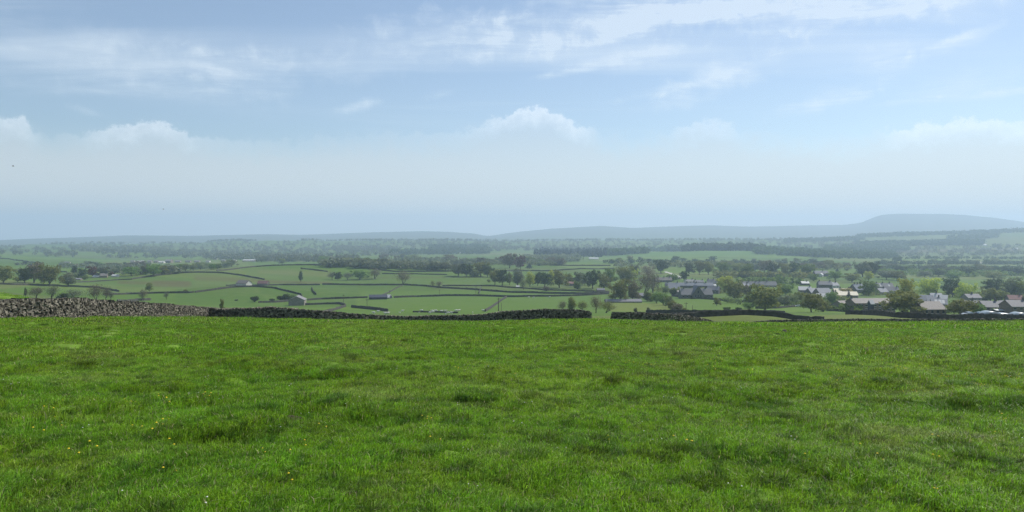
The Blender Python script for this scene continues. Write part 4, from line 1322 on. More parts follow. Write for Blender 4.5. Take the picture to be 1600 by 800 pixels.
# single farms and barns of the middle distance
house('stone_barn', 'lone stone barn with its gable end facing, pale right roof edge, below the drumlin', 461.5, 477.5, 9, 8.5, 14.2, 9.8, 98, 'masonry', 'slate_pale', (), None, None, None, cat='barn')
house('stone_barn', 'small stone barn with cream gable in the hollow between the drumlins', 379, 446.5, 19, 3.6, 8, 7, -24, 'render', 'slate_brown', cat='barn')
house('red_barn', 'red brown roofed barn right of the cream gabled barn', 410, 445.5, 16, 2.6, 6.4, 6, -8, 'dark_masonry', 'roof_red', cat='barn')
house('low_shed', 'long low dark shed in the meadow', 589, 468, 27, 3.2, 6.6, 9, 12, 'dark_shed', 'dark_shed', cat='shed')
house('low_shed', 'small shed with white roof beside the long dark shed', 604, 466.5, 11, 1.6, 5.4, 6, -14, 'dark_shed', 'roof_white_glare', cat='shed')
house('farm_shed', 'white roofed farm shed under the copper tree', 149, 434, 9, 1.6, 3.8, 6, 0, 'render', 'roof_white_glare', cat='shed')
house('farmhouse', 'brown stone farmhouse between the two white roofed farm sheds', 160, 434, 9, 3, 6.5, 7, 20, 'brown', 'slate_brown', (.8,), cat='house')
house('farm_shed', 'white low shed at the right end of the left farm', 179, 433, 10, 2, 4, 5, 0, 'render', 'roof_white_glare', cat='shed')
house('farm_shed', 'pale pink low farm outbuilding left of the copper tree', 121, 438, 9, 1.6, 3, 5, 0, 'brown', 'slate_pale', cat='shed')
house('farmhouse', 'small white house among trees on the hillside at the left', 103, 413, 9, 2, 4, 8, 0, 'render', 'slate_pale')
house('village_house', 'reddish roofed house half hidden right of the oak clump', 892, 447, 11, 4, 7, 8, 0, 'brown', 'roof_red', (.7,), (1, 3, .9, 1.0), None, GH)
house('village_shed', 'tiny white shed under the oak clump', 809, 449.5, 5, 1.5, 2.8, 4, 0, 'render', 'roof_white_glare', cat='shed')
house('village_shed', 'stone outbuilding at the wall end left of the big dark oak', 939, 456, 12, 2.6, 5, 5, 0, 'brown', 'slate', cat='shed')
house('long_shed', 'long low pale grey roof behind the big dark oak trunk', 975, 473, 56, 1.6, 4.6, 9, 2, 'masonry', 'slate', cat='shed')
house('village_house', 'dark fronted house between the big dark oak and the brown tree', 999, 466, 22, 4, 8, 8, 0, 'dark_masonry', 'slate', (-.8,), (1, 4, .9, 1.1), None, GH)
house('far_barn', 'white long barn below the dark plantation', 928, 405.5, 15, 1.4, 3, 12, 0, 'render', 'roof_white_glare', cat='barn')
house('far_farmhouse', 'small white farmhouse left on the green ridge slope', 985, 404.5, 4, 2.4, 4.2, 8, 20, 'render', 'roof_white_glare')
house('far_barn', 'pale barn at the foot of the dark blue centre wood', 716, 396, 7, 1, 2.2, 10, 0, 'render', 'roof_white_glare', cat='barn')
house('far_barn', 'long white barn in the fields behind the bright tree at the right', 1530, 412, 18, 1.0, 2.4, 10, 0, 'render', 'roof_white_glare', cat='barn')
house('far_farmhouse', 'white house high on the right hillside', 1540, 384.5, 4, 1.6, 3, 12, 0, 'render', 'roof_white_glare')
house('far_farmhouse', 'small white farm on the right hillside below the high white house', 1512, 392, 5, 1.0, 2, 12, 0, 'render', 'roof_white_glare')
house('far_farmhouse', 'white house by the dark trees near the right edge hillside', 1588, 390, 5, 1.3, 2.6, 12, 0, 'render', 'roof_white_glare')
house('far_barn', 'pale barn on the wooded ridge right of centre', 1297, 376.5, 6, 1.0, 2, 14, 0, 'render', 'roof_white_glare', cat='barn')
# the far town
for px, row, w, e, t_, wl, rf, lab in [
    (206, 410.5, 6, 2, 3.6, 'render', 'slate_pale', 'leftmost pale house of the far town'),
    (215, 411, 4, 2, 3.6, 'render', 'roof_white_glare', 'first bright white house of the far town'),
    (221, 411, 4, 2, 3.8, 'render', 'roof_white_glare', 'second bright white house of the far town'),
    (233, 410.5, 6, 2, 3.6, 'masonry', 'slate_pale', 'grey house of the far town behind the tallest clump tree'),
    (243, 410.5, 6, 2, 3.4, 'brown', 'slate_pale', 'brown house of the far town left of two white ones'),
    (249, 411.5, 4, 2, 3.4, 'render', 'roof_white_glare', 'white house of the far town left of the pink mill'),
    (254, 411.5, 3, 2, 3.4, 'render', 'roof_white_glare', 'small white house touching the pink mill'),
    (277, 410, 8, 1.5, 3, 'masonry', 'slate_pale', 'low grey row right of the pink mill'),
    (293, 410, 8, 1.5, 3, 'masonry', 'slate', 'dark low row in the far town centre'),
    (307, 410, 8, 1.5, 3, 'masonry', 'slate_pale', 'pale low row in the far town centre'),
    (324, 410, 6, 1.6, 3, 'render', 'slate_pale', 'pale house of the far town above the leafy strip'),
    (336, 405.5, 4, 1.6, 3.2, 'render', 'roof_white_glare', 'upper white house of the far town'),
    (348, 408.5, 6, 1.5, 3, 'masonry', 'slate_pale', 'grey house of the far town left of the last white house'),
    (366, 408.5, 4, 1.6, 3, 'render', 'roof_white_glare', 'last white house before the long white works')]:
    house('town_house', lab, px, row, w, e, t_, 9, 0, wl, rf, (), None, None, GT, y0=1400)
house('mill', 'pinkish mill block standing tallest in the far town', 262, 411, 9, 3.6, 5.4, 14, 0, 'brown', 'slate_pale', (.6,), y0=1400, cat='mill')
house('factory', 'long white roofed works at the right end of the far town', 388, 408.5, 19, 1.6, 2.8, 25, 0, 'masonry', 'roof_white_glare', y0=1400, cat='factory')
# village, left part
house('terrace', 'purple slate terrace below the white lane', 1037, 441, 26, 3.5, 8, 7, 4, 'dark_masonry', 'slate_brown', (-.6, .1, .8), (1, 6, .8, 1.0), None, GH)
house('terrace', 'long low grey terrace running behind the stone hall', 1078, 450, 74, 4, 8.5, 7, -2, 'dark_masonry', 'slate_blue', (-.9, -.5, -.1, .3, .7), (1, 12, .8, 1.0), None, GH)
house('village_house', 'blue slate house left below the long grey terrace', 1052, 455, 22, 4, 9, 7, 0, 'dark_masonry', 'slate_blue', (-.8,), (1, 4, .8, 1.0), None, GH)
house('village_house', 'white fronted house with chimneys above the long grey terrace', 1078, 443, 14, 3.2, 6.5, 7, 12, 'render', 'slate_pale', (-.7, .7), (1, 3, .8, 1.0), None, GH)
house('village_house', 'grey house with two chimneys right of the white fronted one', 1093, 443.5, 14, 3.2, 6, 7, 0, 'masonry', 'slate', (-.8, .8), (1, 3, .8, 1.0), None, GH)
house('village_house', 'tall chimneyed pale roofed house left of the yellow green tree', 1115, 445.5, 16, 4, 9.5, 8, -16, 'masonry', 'slate_pale', (-.8, .1, .9), (2, 3, .8, .9), None, GH)
house('village_shed', 'bright glare white roof among dark houses right of the hall', 1116, 448, 7, 1.6, 4, 6, -10, 'render', 'roof_white_glare', cat='shed', group=GH)
house('village_house', 'dark gabled house right behind the stone hall', 1117, 459, 16, 6, 12, 8, -30, 'dark_masonry', 'slate', (.7,), (2, 2, .8, .9), None, GH)
house('village_house', 'small stone cottage at the left end of the hall', 1061, 463, 8, 5, 9, 7, 60, 'masonry', 'slate_brown', (), (1, 1, .8, .9), None, GH)
# the gabled stone hall: three ranges of one building
hall = house('stone_hall', 'large stone hall with pale slate wings and steep dark central gable', 1089, 466.5, 50, 6.2, 15, 9, 3, 'dark_masonry', 'slate_pale', (-.78, .62), (1, 8, .8, 1.4), .1, None, cat='hall')
k_ = hall.location.y / F
gb = MB()
hw, dd, he_, ht_ = 9.2 * k_, 2.5, 7.0 * k_, 19.5 * k_
gb.add([(-hw, -4.5 - dd, -2), (hw, -4.5 - dd, -2), (hw, 0, -2), (-hw, 0, -2), (-hw, -4.5 - dd, he_), (hw, -4.5 - dd, he_), (hw, 0, he_), (-hw, 0, he_), (0, -4.5 - dd, ht_), (0, 2.5, ht_)],
       [(0, 1, 5, 8, 4), (1, 2, 6, 5), (2, 3, 7, 6), (3, 0, 4, 7), (0, 3, 2, 1)])
gb.build('gable_wall', M['dark_masonry'], hall)
gr = MB()
for sx_ in (-1, 1):
    o1 = [(sx_ * (hw + .3), -4.8 - dd, he_ - .4), (0, -4.8 - dd, ht_ + .05), (0, 4.2, ht_ + .05), (sx_ * (hw + .3), 1.0, he_ - .4)]
    gr.add(o1 + [(x, y, z + .2) for x, y, z in o1], [(0, 1, 2, 3), (4, 7, 6, 5), (0, 4, 5, 1), (2, 6, 7, 3), (0, 3, 7, 4)])
gr.build('gable_roof', M['slate'], hall)
for x_, z_, w_, h_ in ((-2, 2.2, .9, 1.6), (0, 2.2, .9, 1.6), (2, 2.2, .9, 1.6), (0, 5.4, 1.1, 1.9)):
    wb = MB()
    wb.box(x_ - w_ / 2, x_ + w_ / 2, -4.54 - dd, -4.4 - dd, z_ - h_ / 2, z_ + h_ / 2)
    wb.build('window', M['glass'], hall)
# village, middle
house('terrace', 'pale lavender slate terrace with chimneys above the great oak', 1186, 449, 56, 3.5, 9.5, 8, -3, 'masonry', 'slate_pale', (-.85, -.5, -.1, .1, .5), (1, 9, .8, 1.0), None, GH)
house('village_house', 'grey house between yellow green tree and the lavender terrace', 1163, 451, 16, 4, 8, 8, 8, 'masonry', 'slate_blue', (.8,), (1, 3, .8, 1.0), None, GH)
house('village_house', 'low house half hidden left of the slender conifer', 1224, 443, 14, 2.5, 5.5, 7, 0, 'render', 'slate', (-.7,), (1, 3, .8, .9), None, GH)
house('far_farmhouse', 'dark chimneyed house standing apart on the bank above the village', 1284, 432, 22, 4.5, 8.5, 9, 6, 'dark_masonry', 'slate', (-.85, .3), (1, 4, .8, 1.0), None, None)
house('village_shed', 'white gable shed in front of the house on the bank', 1284, 432.5, 6, 3, 5.5, 5, 55, 'render', 'roof_white_glare', cat='shed')
house('village_house', 'house with brilliant glare white roof left of the village centre', 1260, 459, 18, 6, 11.5, 8, -14, 'brown', 'roof_white_glare', (.8,), (1, 3, .8, 1.0), None, GH)
house('village_house', 'house with thin glare white roof behind the brilliant white one', 1259, 446, 12, 3.5, 6.5, 7, 0, 'dark_masonry', 'roof_white_glare', (.6,), (1, 2, .8, .9), None, GH)
house('village_house', 'dark roofed house right of the brilliant white roof', 1274, 462, 20, 5, 12, 9, 18, 'dark_masonry', 'slate_blue', (.8,), (1, 3, .8, 1.0), None, GH)
house('village_house', 'wide blue grey roof in the village centre', 1289, 463.5, 22, 5, 13.5, 10, 14, 'brown', 'slate_blue', (), (1, 3, .8, 1.0), None, GH)
house('village_house', 'small glare white roofed cottage behind the bushy oak', 1286, 469, 13, 5, 10.5, 7, -16, 'render', 'roof_white_glare', (), (1, 2, .8, 1.0), None, GH)
house('village_house', 'tall dark house with white trim at the back of the village centre', 1291, 451, 20, 6.5, 12, 9, -8, 'dark_masonry', 'slate', (-.8, .8), (1, 3, 1.0, 1.2), None, GH)
house('village_house', 'white trimmed slate house right of the tall dark one', 1304, 451, 14, 5, 10, 8, 20, 'render', 'slate_blue', (.7,), (1, 2, .8, 1.0), None, GH)
house('village_house', 'house with upper cream roof by the golden tree', 1318, 460, 26, 4.5, 9.5, 7, -3, 'brown', 'roof_cream', (-.2, .8), (1, 4, .8, 1.0), None, GH)
house('village_house', 'house with lower cream roof behind the pointed conifer', 1324, 467, 34, 6, 11.5, 7, -3, 'brown', 'roof_cream', (-.9,), (1, 5, .8, 1.2), None, GH)
house('village_house', 'white gabled cottage at the left end of the lower cream roof', 1309, 468, 8, 4, 8, 6, 50, 'render', 'slate_brown', (), (1, 1, .8, .9), None, GH)
house('terrace', 'dark slate terrace climbing away right of the cream roofs', 1343, 458, 20, 6, 15, 9, 26, 'dark_masonry', 'slate_blue', (-.6, 0, .6), (1, 4, .8, 1.0), None, GH)
house('village_house', 'stone slated house with hipped look in front of the cream roofs', 1326, 486, 27, 7.5, 16, 10, 24, 'masonry', 'slate_brown', (), (1, 2, .9, 1.1), None, GH)
house('terrace', 'long two storey brown stone row with many windows beside the biggest oak', 1367, 488, 64, 15, 22, 10, 2, 'brown', 'slate_brown', (-.95,), (2, 9, 1.0, .9), None, GH)
tower = house('stair_tower', 'glazed stair bay with bright roof set in the long brown row', 1363, 488.6, 5, 14, 19, 3.2, 0, 'dark_shed', 'roof_white_glare', cat='stair tower')
# village, right
house('terrace', 'terrace with white dormers above the biggest oak', 1383, 452, 28, 4, 10, 8, 4, 'dark_masonry', 'slate_pale', (-.8, -.1, .7), (1, 6, .8, 1.0), None, GH, skylight=(-.5, .5))
house('village_house', 'blue slate house below the white dormer terrace', 1380, 461, 16, 5, 11, 8, 22, 'masonry', 'slate_blue', (.6,), (1, 3, .8, 1.0), None, GH)
house('village_house', 'grey house right under the white dormer terrace', 1396, 459, 20, 5, 11, 8, -10, 'masonry', 'slate', (.8,), (1, 3, .8, 1.0), None, GH)
house('village_house', 'leftmost stepped slate roof right of the biggest oak', 1441, 478, 16, 8, 16, 9, -28, 'brown', 'slate_blue', (), (1, 2, .8, 1.0), None, GH)
house('village_house', 'second stepped slate roof right of the biggest oak', 1453, 476, 16, 8, 15, 9, -28, 'brown', 'slate_blue', (), (1, 2, .8, 1.0), None, GH)
house('village_house', 'third stepped slate roof touching the blazing white roof', 1464, 477, 16, 6, 13, 9, -28, 'brown', 'slate_blue', (.8,), (1, 2, .8, 1.0), None, GH)
house('village_house', 'house with blazing glare white roof in the right of the village', 1467, 470, 16, 3.5, 12, 9, -12, 'dark_masonry', 'roof_white_glare', (.1,), None, None, GH)
house('village_house', 'smaller blazing glare white gable right of the large white roof', 1479, 471, 9, 3.5, 10, 8, -34, 'dark_masonry', 'roof_white_glare', (), None, None, GH)
house('village_house', 'slate house with skylights below the blazing white roof', 1473, 481, 20, 6, 14, 9, -24, 'brown', 'slate_blue', (), (1, 3, .8, 1.0), None, GH, skylight=(-.4, .1, .5))
house('village_house', 'single storey brown stone house with four windows right of the biggest oak', 1460, 491.5, 36, 8.5, 20, 10, 3, 'brown', 'slate_brown', (), (1, 4, .9, 1.3), None, GH)
house('village_house', 'grey roofed house with central chimney right of the large olive bush', 1526, 487, 22, 9, 17.5, 9, -7, 'brown', 'slate_pale', (.1,), (1, 3, .9, 1.1), None, GH)
house('village_house', 'tall grey house behind the grey roofed one', 1523, 474, 22, 9, 15, 9, 3, 'masonry', 'slate', (.1,), (2, 3, .8, 1.0), None, GH)
house('village_house', 'two storey brown house with pale roof and right chimney', 1557, 491, 29, 11.5, 20.5, 10, -8, 'brown', 'slate_pale', (.55,), (2, 3, 1.0, 1.0), None, GH)
house('village_house', 'narrow house with pale roof between the two wide right hand houses', 1577, 491, 11, 12.5, 21.5, 9, -8, 'brown', 'slate_pale', (), (2, 1, 1.0, 1.0), None, GH)
house('village_house', 'wide brown house with cream grey roof at the right edge', 1597, 492, 28, 13.5, 23, 10, -4, 'brown', 'slate_pale', (.9,), (2, 3, 1.0, 1.0), None, GH)
house('village_house', 'red roofed house behind the right edge houses', 1591, 474, 20, 6.5, 13, 9, -14, 'masonry', 'roof_red', (.7,), None, None, GH)
house('village_shed', 'flat white canopy roof in front of the two storey brown house', 1564, 491.5, 14, 6.5, 8, 4, 0, 'dark_shed', 'roof_white_glare', cat='shed', group=GH)

#@@SMALL
# ------------------------------------------------------------------ white lane, parked cars, poles, sheep
lane_px = [(1040, 424.5), (1046, 426.5), (1053, 429), (1060, 433), (1063, 436)]
P_ = np.array([at(*q, 500, 1600) for q in lane_px])
s_ = np.linspace(0, len(P_) - 1, 60)
X_, Y_ = np.interp(s_, range(len(P_)), P_[:, 0]), np.interp(s_, range(len(P_)), P_[:, 1])
tx, ty = np.gradient(X_), np.gradient(Y_)
l_ = np.hypot(tx, ty)
nx, ny = -ty / l_ * 3.0, tx / l_ * 3.0
Va = np.stack([X_ - nx, Y_ - ny, H(X_ - nx, Y_ - ny) + .12], -1)
Vb = np.stack([X_ + nx, Y_ + ny, H(X_ + nx, Y_ + ny) + .12], -1)
n_ = len(s_)
Ql = np.array([(i, i + n_, i + 1 + n_, i + 1) for i in range(n_ - 1)])
M['road'] = mottled('dusty_road', (.38, .37, .34), (.46, .45, .42), .5)
tag(link('road', np_mesh('road', np.vstack([Va, Vb]), Ql, M['road'])), 'short stretch of pale lane above the village', kind='structure')


def car(label, px, row, yaw, paint_, length=4.3):
    p = at(px, row, 165, 900)
    root = empty('parked_car', p, R(yaw))
    b = MB()
    prof = [(-2.1, .35), (-2.15, .75), (-1.75, .95), (-1.15, 1.02), (-.55, 1.42), (.85, 1.45), (1.55, 1.0), (2.1, .85), (2.15, .35)]
    k = length / 4.3
    vs = []
    for i, (x, z) in enumerate(prof):
        w = .86 if z < 1.1 else .68
        vs += [(x * k, -w, z), (x * k, w, z)]
    n = len(prof)
    fs = [(2 * i, 2 * i + 2, 2 * i + 3, 2 * i + 1) for i in range(n - 1)] + [tuple(range(0, 2 * n, 2))[::-1], tuple(range(1, 2 * n, 2)), (0, 1, 2 * n - 1, 2 * n - 2)]
    b.add(vs, fs)
    b.build('body', paint_, root)
    for sgn in (-1, 1):
        w_ = MB()
        y = .80
        w_.add([(-1.0 * k, sgn * (y + .02), 1.0), (1.35 * k, sgn * (y + .02), 1.0), (.8 * k, sgn * (y - .10), 1.36), (-.5 * k, sgn * (y - .10), 1.36)], [(0, 1, 2, 3)] if sgn < 0 else [(3, 2, 1, 0)])
        w_.build('side_window', M['glass'], root)
        for x in (-1.35, 1.35):
            t_ = MB()
            t_.tube([(x * k, sgn * .70, .32), (x * k, sgn * .90, .32)], .32, 12)
            t_.build('wheel', M['tyre'], root)
    ws = MB()
    ws.add([(-1.13 * k, -.70, 1.06), (-1.13 * k, .70, 1.06), (-.58 * k, .62, 1.42), (-.58 * k, -.62, 1.42)], [(0, 3, 2, 1)])
    ws.build('windscreen', M['glass'], root)
    return tag(root, label, 'car', 'parked cars')


car('white parked car by the wall right of the great oak', 1247, 479.5, 8, M['car_white'])
car('silver parked car, leftmost of those behind the right hand wall', 1513, 494, 10, M['car_silver'])
car('pale blue parked car left of the canopy behind the right hand wall', 1530, 493.5, -6, M['car_blue'])
car('silver parked car right beside the pale blue one', 1541, 493.5, 4, M['car_silver'])


def polytunnel(label, px, row, wpx, hpx, depth, yaw=0):
    p = at(px, row, 165, 900)
    k = p[1] / F
    w, h = wpx * k / 2, hpx * k
    b = MB()
    n = 14
    vs = []
    for y in (0, depth):
        for i in range(n + 1):
            a = math.pi * i / n
            vs.append((-w * math.cos(a), y, h * math.sin(a) ** .8 - .3))
    fs = [(i, i + 1, n + 2 + i, n + 1 + i) for i in range(n)] + [tuple(range(n + 1))[::-1], tuple(range(n + 1, 2 * n + 2))]
    b.add(vs, fs)
    o = b.build('polytunnel', M['cover'], None, True)
    o.location = p
    o.rotation_euler = (0, 0, R(yaw))
    return tag(o, label, 'polytunnel', 'pale curved covers behind the right hand wall')


polytunnel('pale blue curved cover under the two storey brown house', 1555, 495, 24, 9, 5)
polytunnel('long low pale cover in front of the right edge houses', 1575, 495, 34, 6, 5)
polytunnel('pale grey curved cover cut by the right edge', 1602, 496, 22, 8, 5)
polytunnel('small white dome tent before the stone hall', 1076.5, 466, 4, 2.8, 2)


def pole(label, px, row, hpx, r=.13, arm=True, lean=0.0):
    p = at(px, row, 165, 900)
    h = hpx * p[1] / F
    root = empty('utility_pole', p)
    b = MB()
    b.tube([(0, 0, -.5), (lean * h, 0, h)], [r * 1.2, r * .8], 7)
    b.build('pole', M['wood'], root)
    if arm:
        c = MB()
        c.box(-.8 + lean * h, .8 + lean * h, -.07, .07, h - .7, h - .55)
        ca_ = c.build('crossarm', M['wood'], root)
        for x in (-.7, 0, .7):
            i_ = MB()
            i_.tube([(x + lean * h, 0, h - .55), (x + lean * h, 0, h - .35)], .05, 5)
            i_.build('insulator', M['tyre'], ca_)
    return tag(root, label, 'pole', 'wooden poles across the meadows')


pole('thin pole above the end of the lone barn wall', 537, 477, 17)
pole('thin pole standing just below the long dark shed', 573.5, 479, 12)
pole('thin pole behind the white roofed shed', 608.5, 462, 9)
pole('thin pole in the meadow under the two small wall trees', 687, 460.5, 8)
pole('pair end pole crossing the long dark wall, left of the pale wall link', 743.5, 463, 16)
pole('thickest dark pole rising from the meadow near the pale climbing wall', 779, 490, 25, .2)
pole('short plain pole right of the thickest pole', 783.5, 488, 15, .1, False)
pole('left pole in the village meadow above the arching wall', 1072, 487, 15)
pole('right shorter pole in the village meadow', 1082, 488, 11, .1, False)


def skin_sheep():
    b = MB()
    # one continuous body: loft of rings from rump to muzzle
    rings = [(-.52, .62, .06, .08), (-.47, .62, .20, .22), (-.30, .62, .27, .29), (0, .60, .29, .30), (.28, .62, .26, .28), (.44, .68, .18, .20), (.54, .78, .11, .13), (.62, .86, .10, .11), (.74, .82, .075, .085), (.84, .76, .045, .05)]
    n = 10
    vs = []
    for x, z, ry, rz in rings:
        vs += [(x, ry * math.cos(2 * math.pi * j / n), z + rz * math.sin(2 * math.pi * j / n)) for j in range(n)]
    fs = [(i * n + j, i * n + (j + 1) % n, (i + 1) * n + (j + 1) % n, (i + 1) * n + j)[::-1] for i in range(len(rings) - 1) for j in range(n)]
    fs += [tuple(range(n)), tuple((len(rings) - 1) * n + j for j in range(n))[::-1]]
    b.add(vs, fs)
    for x in (-.34, .30):
        for y in (-.14, .14):
            bend = -.05 if x < 0 else .02
            b.tube([(x, y, .48), (x + bend, y, .26), (x - bend * .3, y, .24), (x, y, -.02)], [.075, .045, .04, .035], 6)
    b.tube([(-.5, 0, .68), (-.6, 0, .5)], [.05, .03], 5)
    for y in (-1, 1):
        b.tube([(.60, y * .08, .92), (.58, y * .2, .90)], [.035, .012], 5)
    me = b.mesh('sheep', M['wool'])
    me.materials.append(M['face'])
    return me


sheep_me = skin_sheep()
SH = [(205, 722), (160, 738), (310, 742), (280, 742), (460, 718), (432, 732), (660, 713), (632, 732), (745, 738), (770, 718), (780, 728), (808, 715), (865, 720), (905, 718), (910, 745), (935, 740), (968, 737), (1022, 713), (1048, 712), (1190, 730), (1300, 712)]
SHL = ['first sheep on the left, right of the short thick wall', 'lone white sheep nearest the near wall under the short thick wall', 'right sheep of the close pair above the near wall', 'left sheep of the close pair above the near wall',
       'sheep standing between the short thick wall and the low wall end', 'small sheep low left of the one between the walls', 'sheep left of the very low dark wall end', 'small sheep just below the low wall end left side',
       'sheep lying lower left in the middle of the flock', 'white sheep at the top centre of the flock', 'brightest sheep at the centre of the flock', 'sheep touching the low dark wall, right of centre in the flock',
       'dim sheep against the low dark wall', 'sheep right of the low dark wall middle', 'lamb low right in the flock nearest the near wall', 'long backed sheep low right in the flock', 'sheep ending the lower row of the flock',
       'left of two sheep right of the low wall', 'right of two sheep right of the low wall', 'small grey sheep alone between flock and pale wall', 'sheep beside the foot of the pale climbing wall']
for i, (zx, zy) in enumerate(SH):
    px, row = 560 + zx / 6.665, 380 + zy / 6.665
    p = at(px, row, 250, 700)
    o = link('sheep', sheep_me)
    o.location = p
    k = 1.25 if i not in (5, 7, 14, 19) else .8
    o.scale = (k, k, k)
    o.rotation_euler = (0, 0, R([0, 170, 30, 200, 10, 190, 160, -20, 5, 185, 15, 175, 20, 0, 120, 180, -10, 200, 30, 90, 150][i]))
    tag(o, SHL[i], 'sheep', 'sheep in the meadow')
for px, row, lab in ((826, 465.5, 'leftmost of the three distant sheep under the oak clump'), (833.5, 466, 'middle of the three distant sheep under the oak clump'), (858.5, 465.5, 'right of the three distant sheep under the oak clump')):
    o = link('sheep', sheep_me)
    o.location = at(px, row, 400, 700)
    o.scale = (1.3, 1.3, 1.3)
    tag(o, lab, 'sheep', 'sheep in the meadow')


def bird(label, px, row, y, s):
    x, z = (px - CX) / F * y, (EYE - row) / F * y
    b = MB()
    rings = [(-.30, .02, .01), (-.18, .05, .04), (0, .08, .07), (.15, .06, .06), (.24, .035, .035), (.31, .008, .008)]
    n = 8
    vs = []
    for x_, ry, rz in rings:
        vs += [(x_, ry * math.cos(2 * math.pi * j / n), rz * math.sin(2 * math.pi * j / n)) for j in range(n)]
    fs = [(i * n + j, i * n + (j + 1) % n, (i + 1) * n + (j + 1) % n, (i + 1) * n + j)[::-1] for i in range(len(rings) - 1) for j in range(n)]
    b.add(vs, fs)
    for sg in (-1, 1):
        w = [(.14, sg * .04, .02), (-.12, sg * .04, .02), (.12, sg * .34, .16), (-.08, sg * .34, .16), (-.06, sg * .62, .10), (-.14, sg * .60, .10)]
        b.add([(a, c, d + .012) for a, c, d in w] + [(a, c, d - .012) for a, c, d in w], [(0, 1, 3, 2), (2, 3, 5, 4), (6, 8, 9, 7), (8, 10, 11, 9), (0, 2, 8, 6), (2, 4, 10, 8), (1, 7, 9, 3), (3, 9, 11, 5), (4, 5, 11, 10)])
    o = b.build('bird', M['feather'])
    o.location = (x, y, z)
    o.scale = (s, s, s)
    o.rotation_euler = (R(10), 0, R(30))
    return tag(o, label, 'bird')


bird('small dark bird flying at the far left below the cloud', 23, 260, 170, .9)
bird('tiny dark bird low in the pale sky left of centre', 256, 327, 240, .9)


def lump(name, label, cat, px, row, w, h, mat, seed):
    p = at(px, row, 3.0, 90.0)
    rs_ = np.random.RandomState(seed)
    b = MB()
    n, rn = 14, 6
    vs = [(0, 0, h)]
    for i in range(1, rn + 1):
        f = i / rn
        for j in range(n):
            a = 2 * math.pi * j / n
            k = 1 + .18 * rs_.uniform(-1, 1)
            vs.append((w * f * k * math.cos(a), w * .8 * f * k * math.sin(a), h * (1 - f ** 2) * (1 + .25 * rs_.uniform(-1, 1)) - .03 * f))
    fs = [(0, 1 + j, 1 + (j + 1) % n) for j in range(n)]
    for i in range(rn - 1):
        for j in range(n):
            a_, b_ = 1 + i * n + j, 1 + i * n + (j + 1) % n
            fs.append((a_, a_ + n, b_ + n, b_))
    b.add(vs, fs)
    o = b.build(name, mat, None, True)
    o.location = p
    return tag(o, label, cat)


MOLES = [(457, 657, .11, .075), (1266, 655, .10, .08), (1138, 692, .07, .05), (1097, 574, .22, .10), (1226, 519, .20, .20)]
lump('molehill', 'dark flat bare molehill in the grass at the lower left of centre', 'molehill', 457, 658.5, .20, .07, M['earth'], 1)
lump('field_stone', 'dark and white stone lying near the brow of the field', 'stone', 1226, 520, .17, .15, M['stone'], 5)
lump('field_stone', 'small white stone in the grass near the lower right', 'stone', 1133, 780, .022, .022, M['pale_stone'], 6)

#@@GRASS
# ------------------------------------------------------------------ grass of the near field
gr_mat, g, b = principled('grass_blades', None, .5, .22)
oi = g.node('ShaderNodeObjectInfo')
geo = g.node('ShaderNodeNewGeometry')
P = geo.outputs['Position']
f1 = g.ramp(g.noise(P, .16, 4.0, .6), .35, .65)
f2 = g.ramp(g.noise(P, .75, 4.0, .6), .36, .68)
f3 = g.ramp(g.noise(P, .33, 5.0, .65), .54, .70)
f4 = g.ramp(g.noise(P, 4.6, 4.0, .6), .46, .64)
rnd = geo.outputs['Random Per Island']
c = g.mix(f1, GRASS_A, GRASS_B)
c = g.mix(g.m('MULTIPLY', f2, .45), c, GRASS_C)
c = g.mix(g.m('MULTIPLY', f4, .72), c, (.050, .120, .016))
c = g.mix(g.m('MULTIPLY', f3, .45), c, (.290, .300, .110))
c = g.mix(g.ramp(g.m('FRACT', g.m('MULTIPLY', rnd, 7.3)), .92, .94), c, (.34, .31, .16))
hs = g.node('ShaderNodeHueSaturation')
g.put(hs.inputs['Value'], g.m('ADD', g.m('MULTIPLY', g.m('POWER', rnd, 1.6), 1.25), g.m('MULTIPLY_ADD', oi.outputs['Random'], .40, .40)))
g.put(hs.inputs['Hue'], g.m('MULTIPLY_ADD', oi.outputs['Random'], .03, .485))
g.put(hs.inputs['Color'], c)
g.put(b.inputs['Base Color'], hs.outputs[0])
t = g.node('ShaderNodeBsdfTranslucent')
g.put(t.inputs[0], hs.outputs[0])
mx = g.node('ShaderNodeMixShader')
mx.inputs[0].default_value = .38
g.l.new(b.outputs[0], mx.inputs[1])
g.l.new(t.outputs[0], mx.inputs[2])
g.l.new(mx.outputs[0], g.n['Material Output'].inputs[0])
M['grass'] = gr_mat
dk = gr_mat.copy()
dk.name = 'tussock_blades'
for n_ in dk.node_tree.nodes:
    if n_.type == 'HUE_SAT':
        gg = NG(dk.node_tree)
        src_ = n_.inputs['Color'].links[0].from_socket
        gg.l.new(gg.mix(.52, src_, (.045, .100, .016)), n_.inputs['Color'])
M['tussock'] = dk
rg = np.random.RandomState(77)


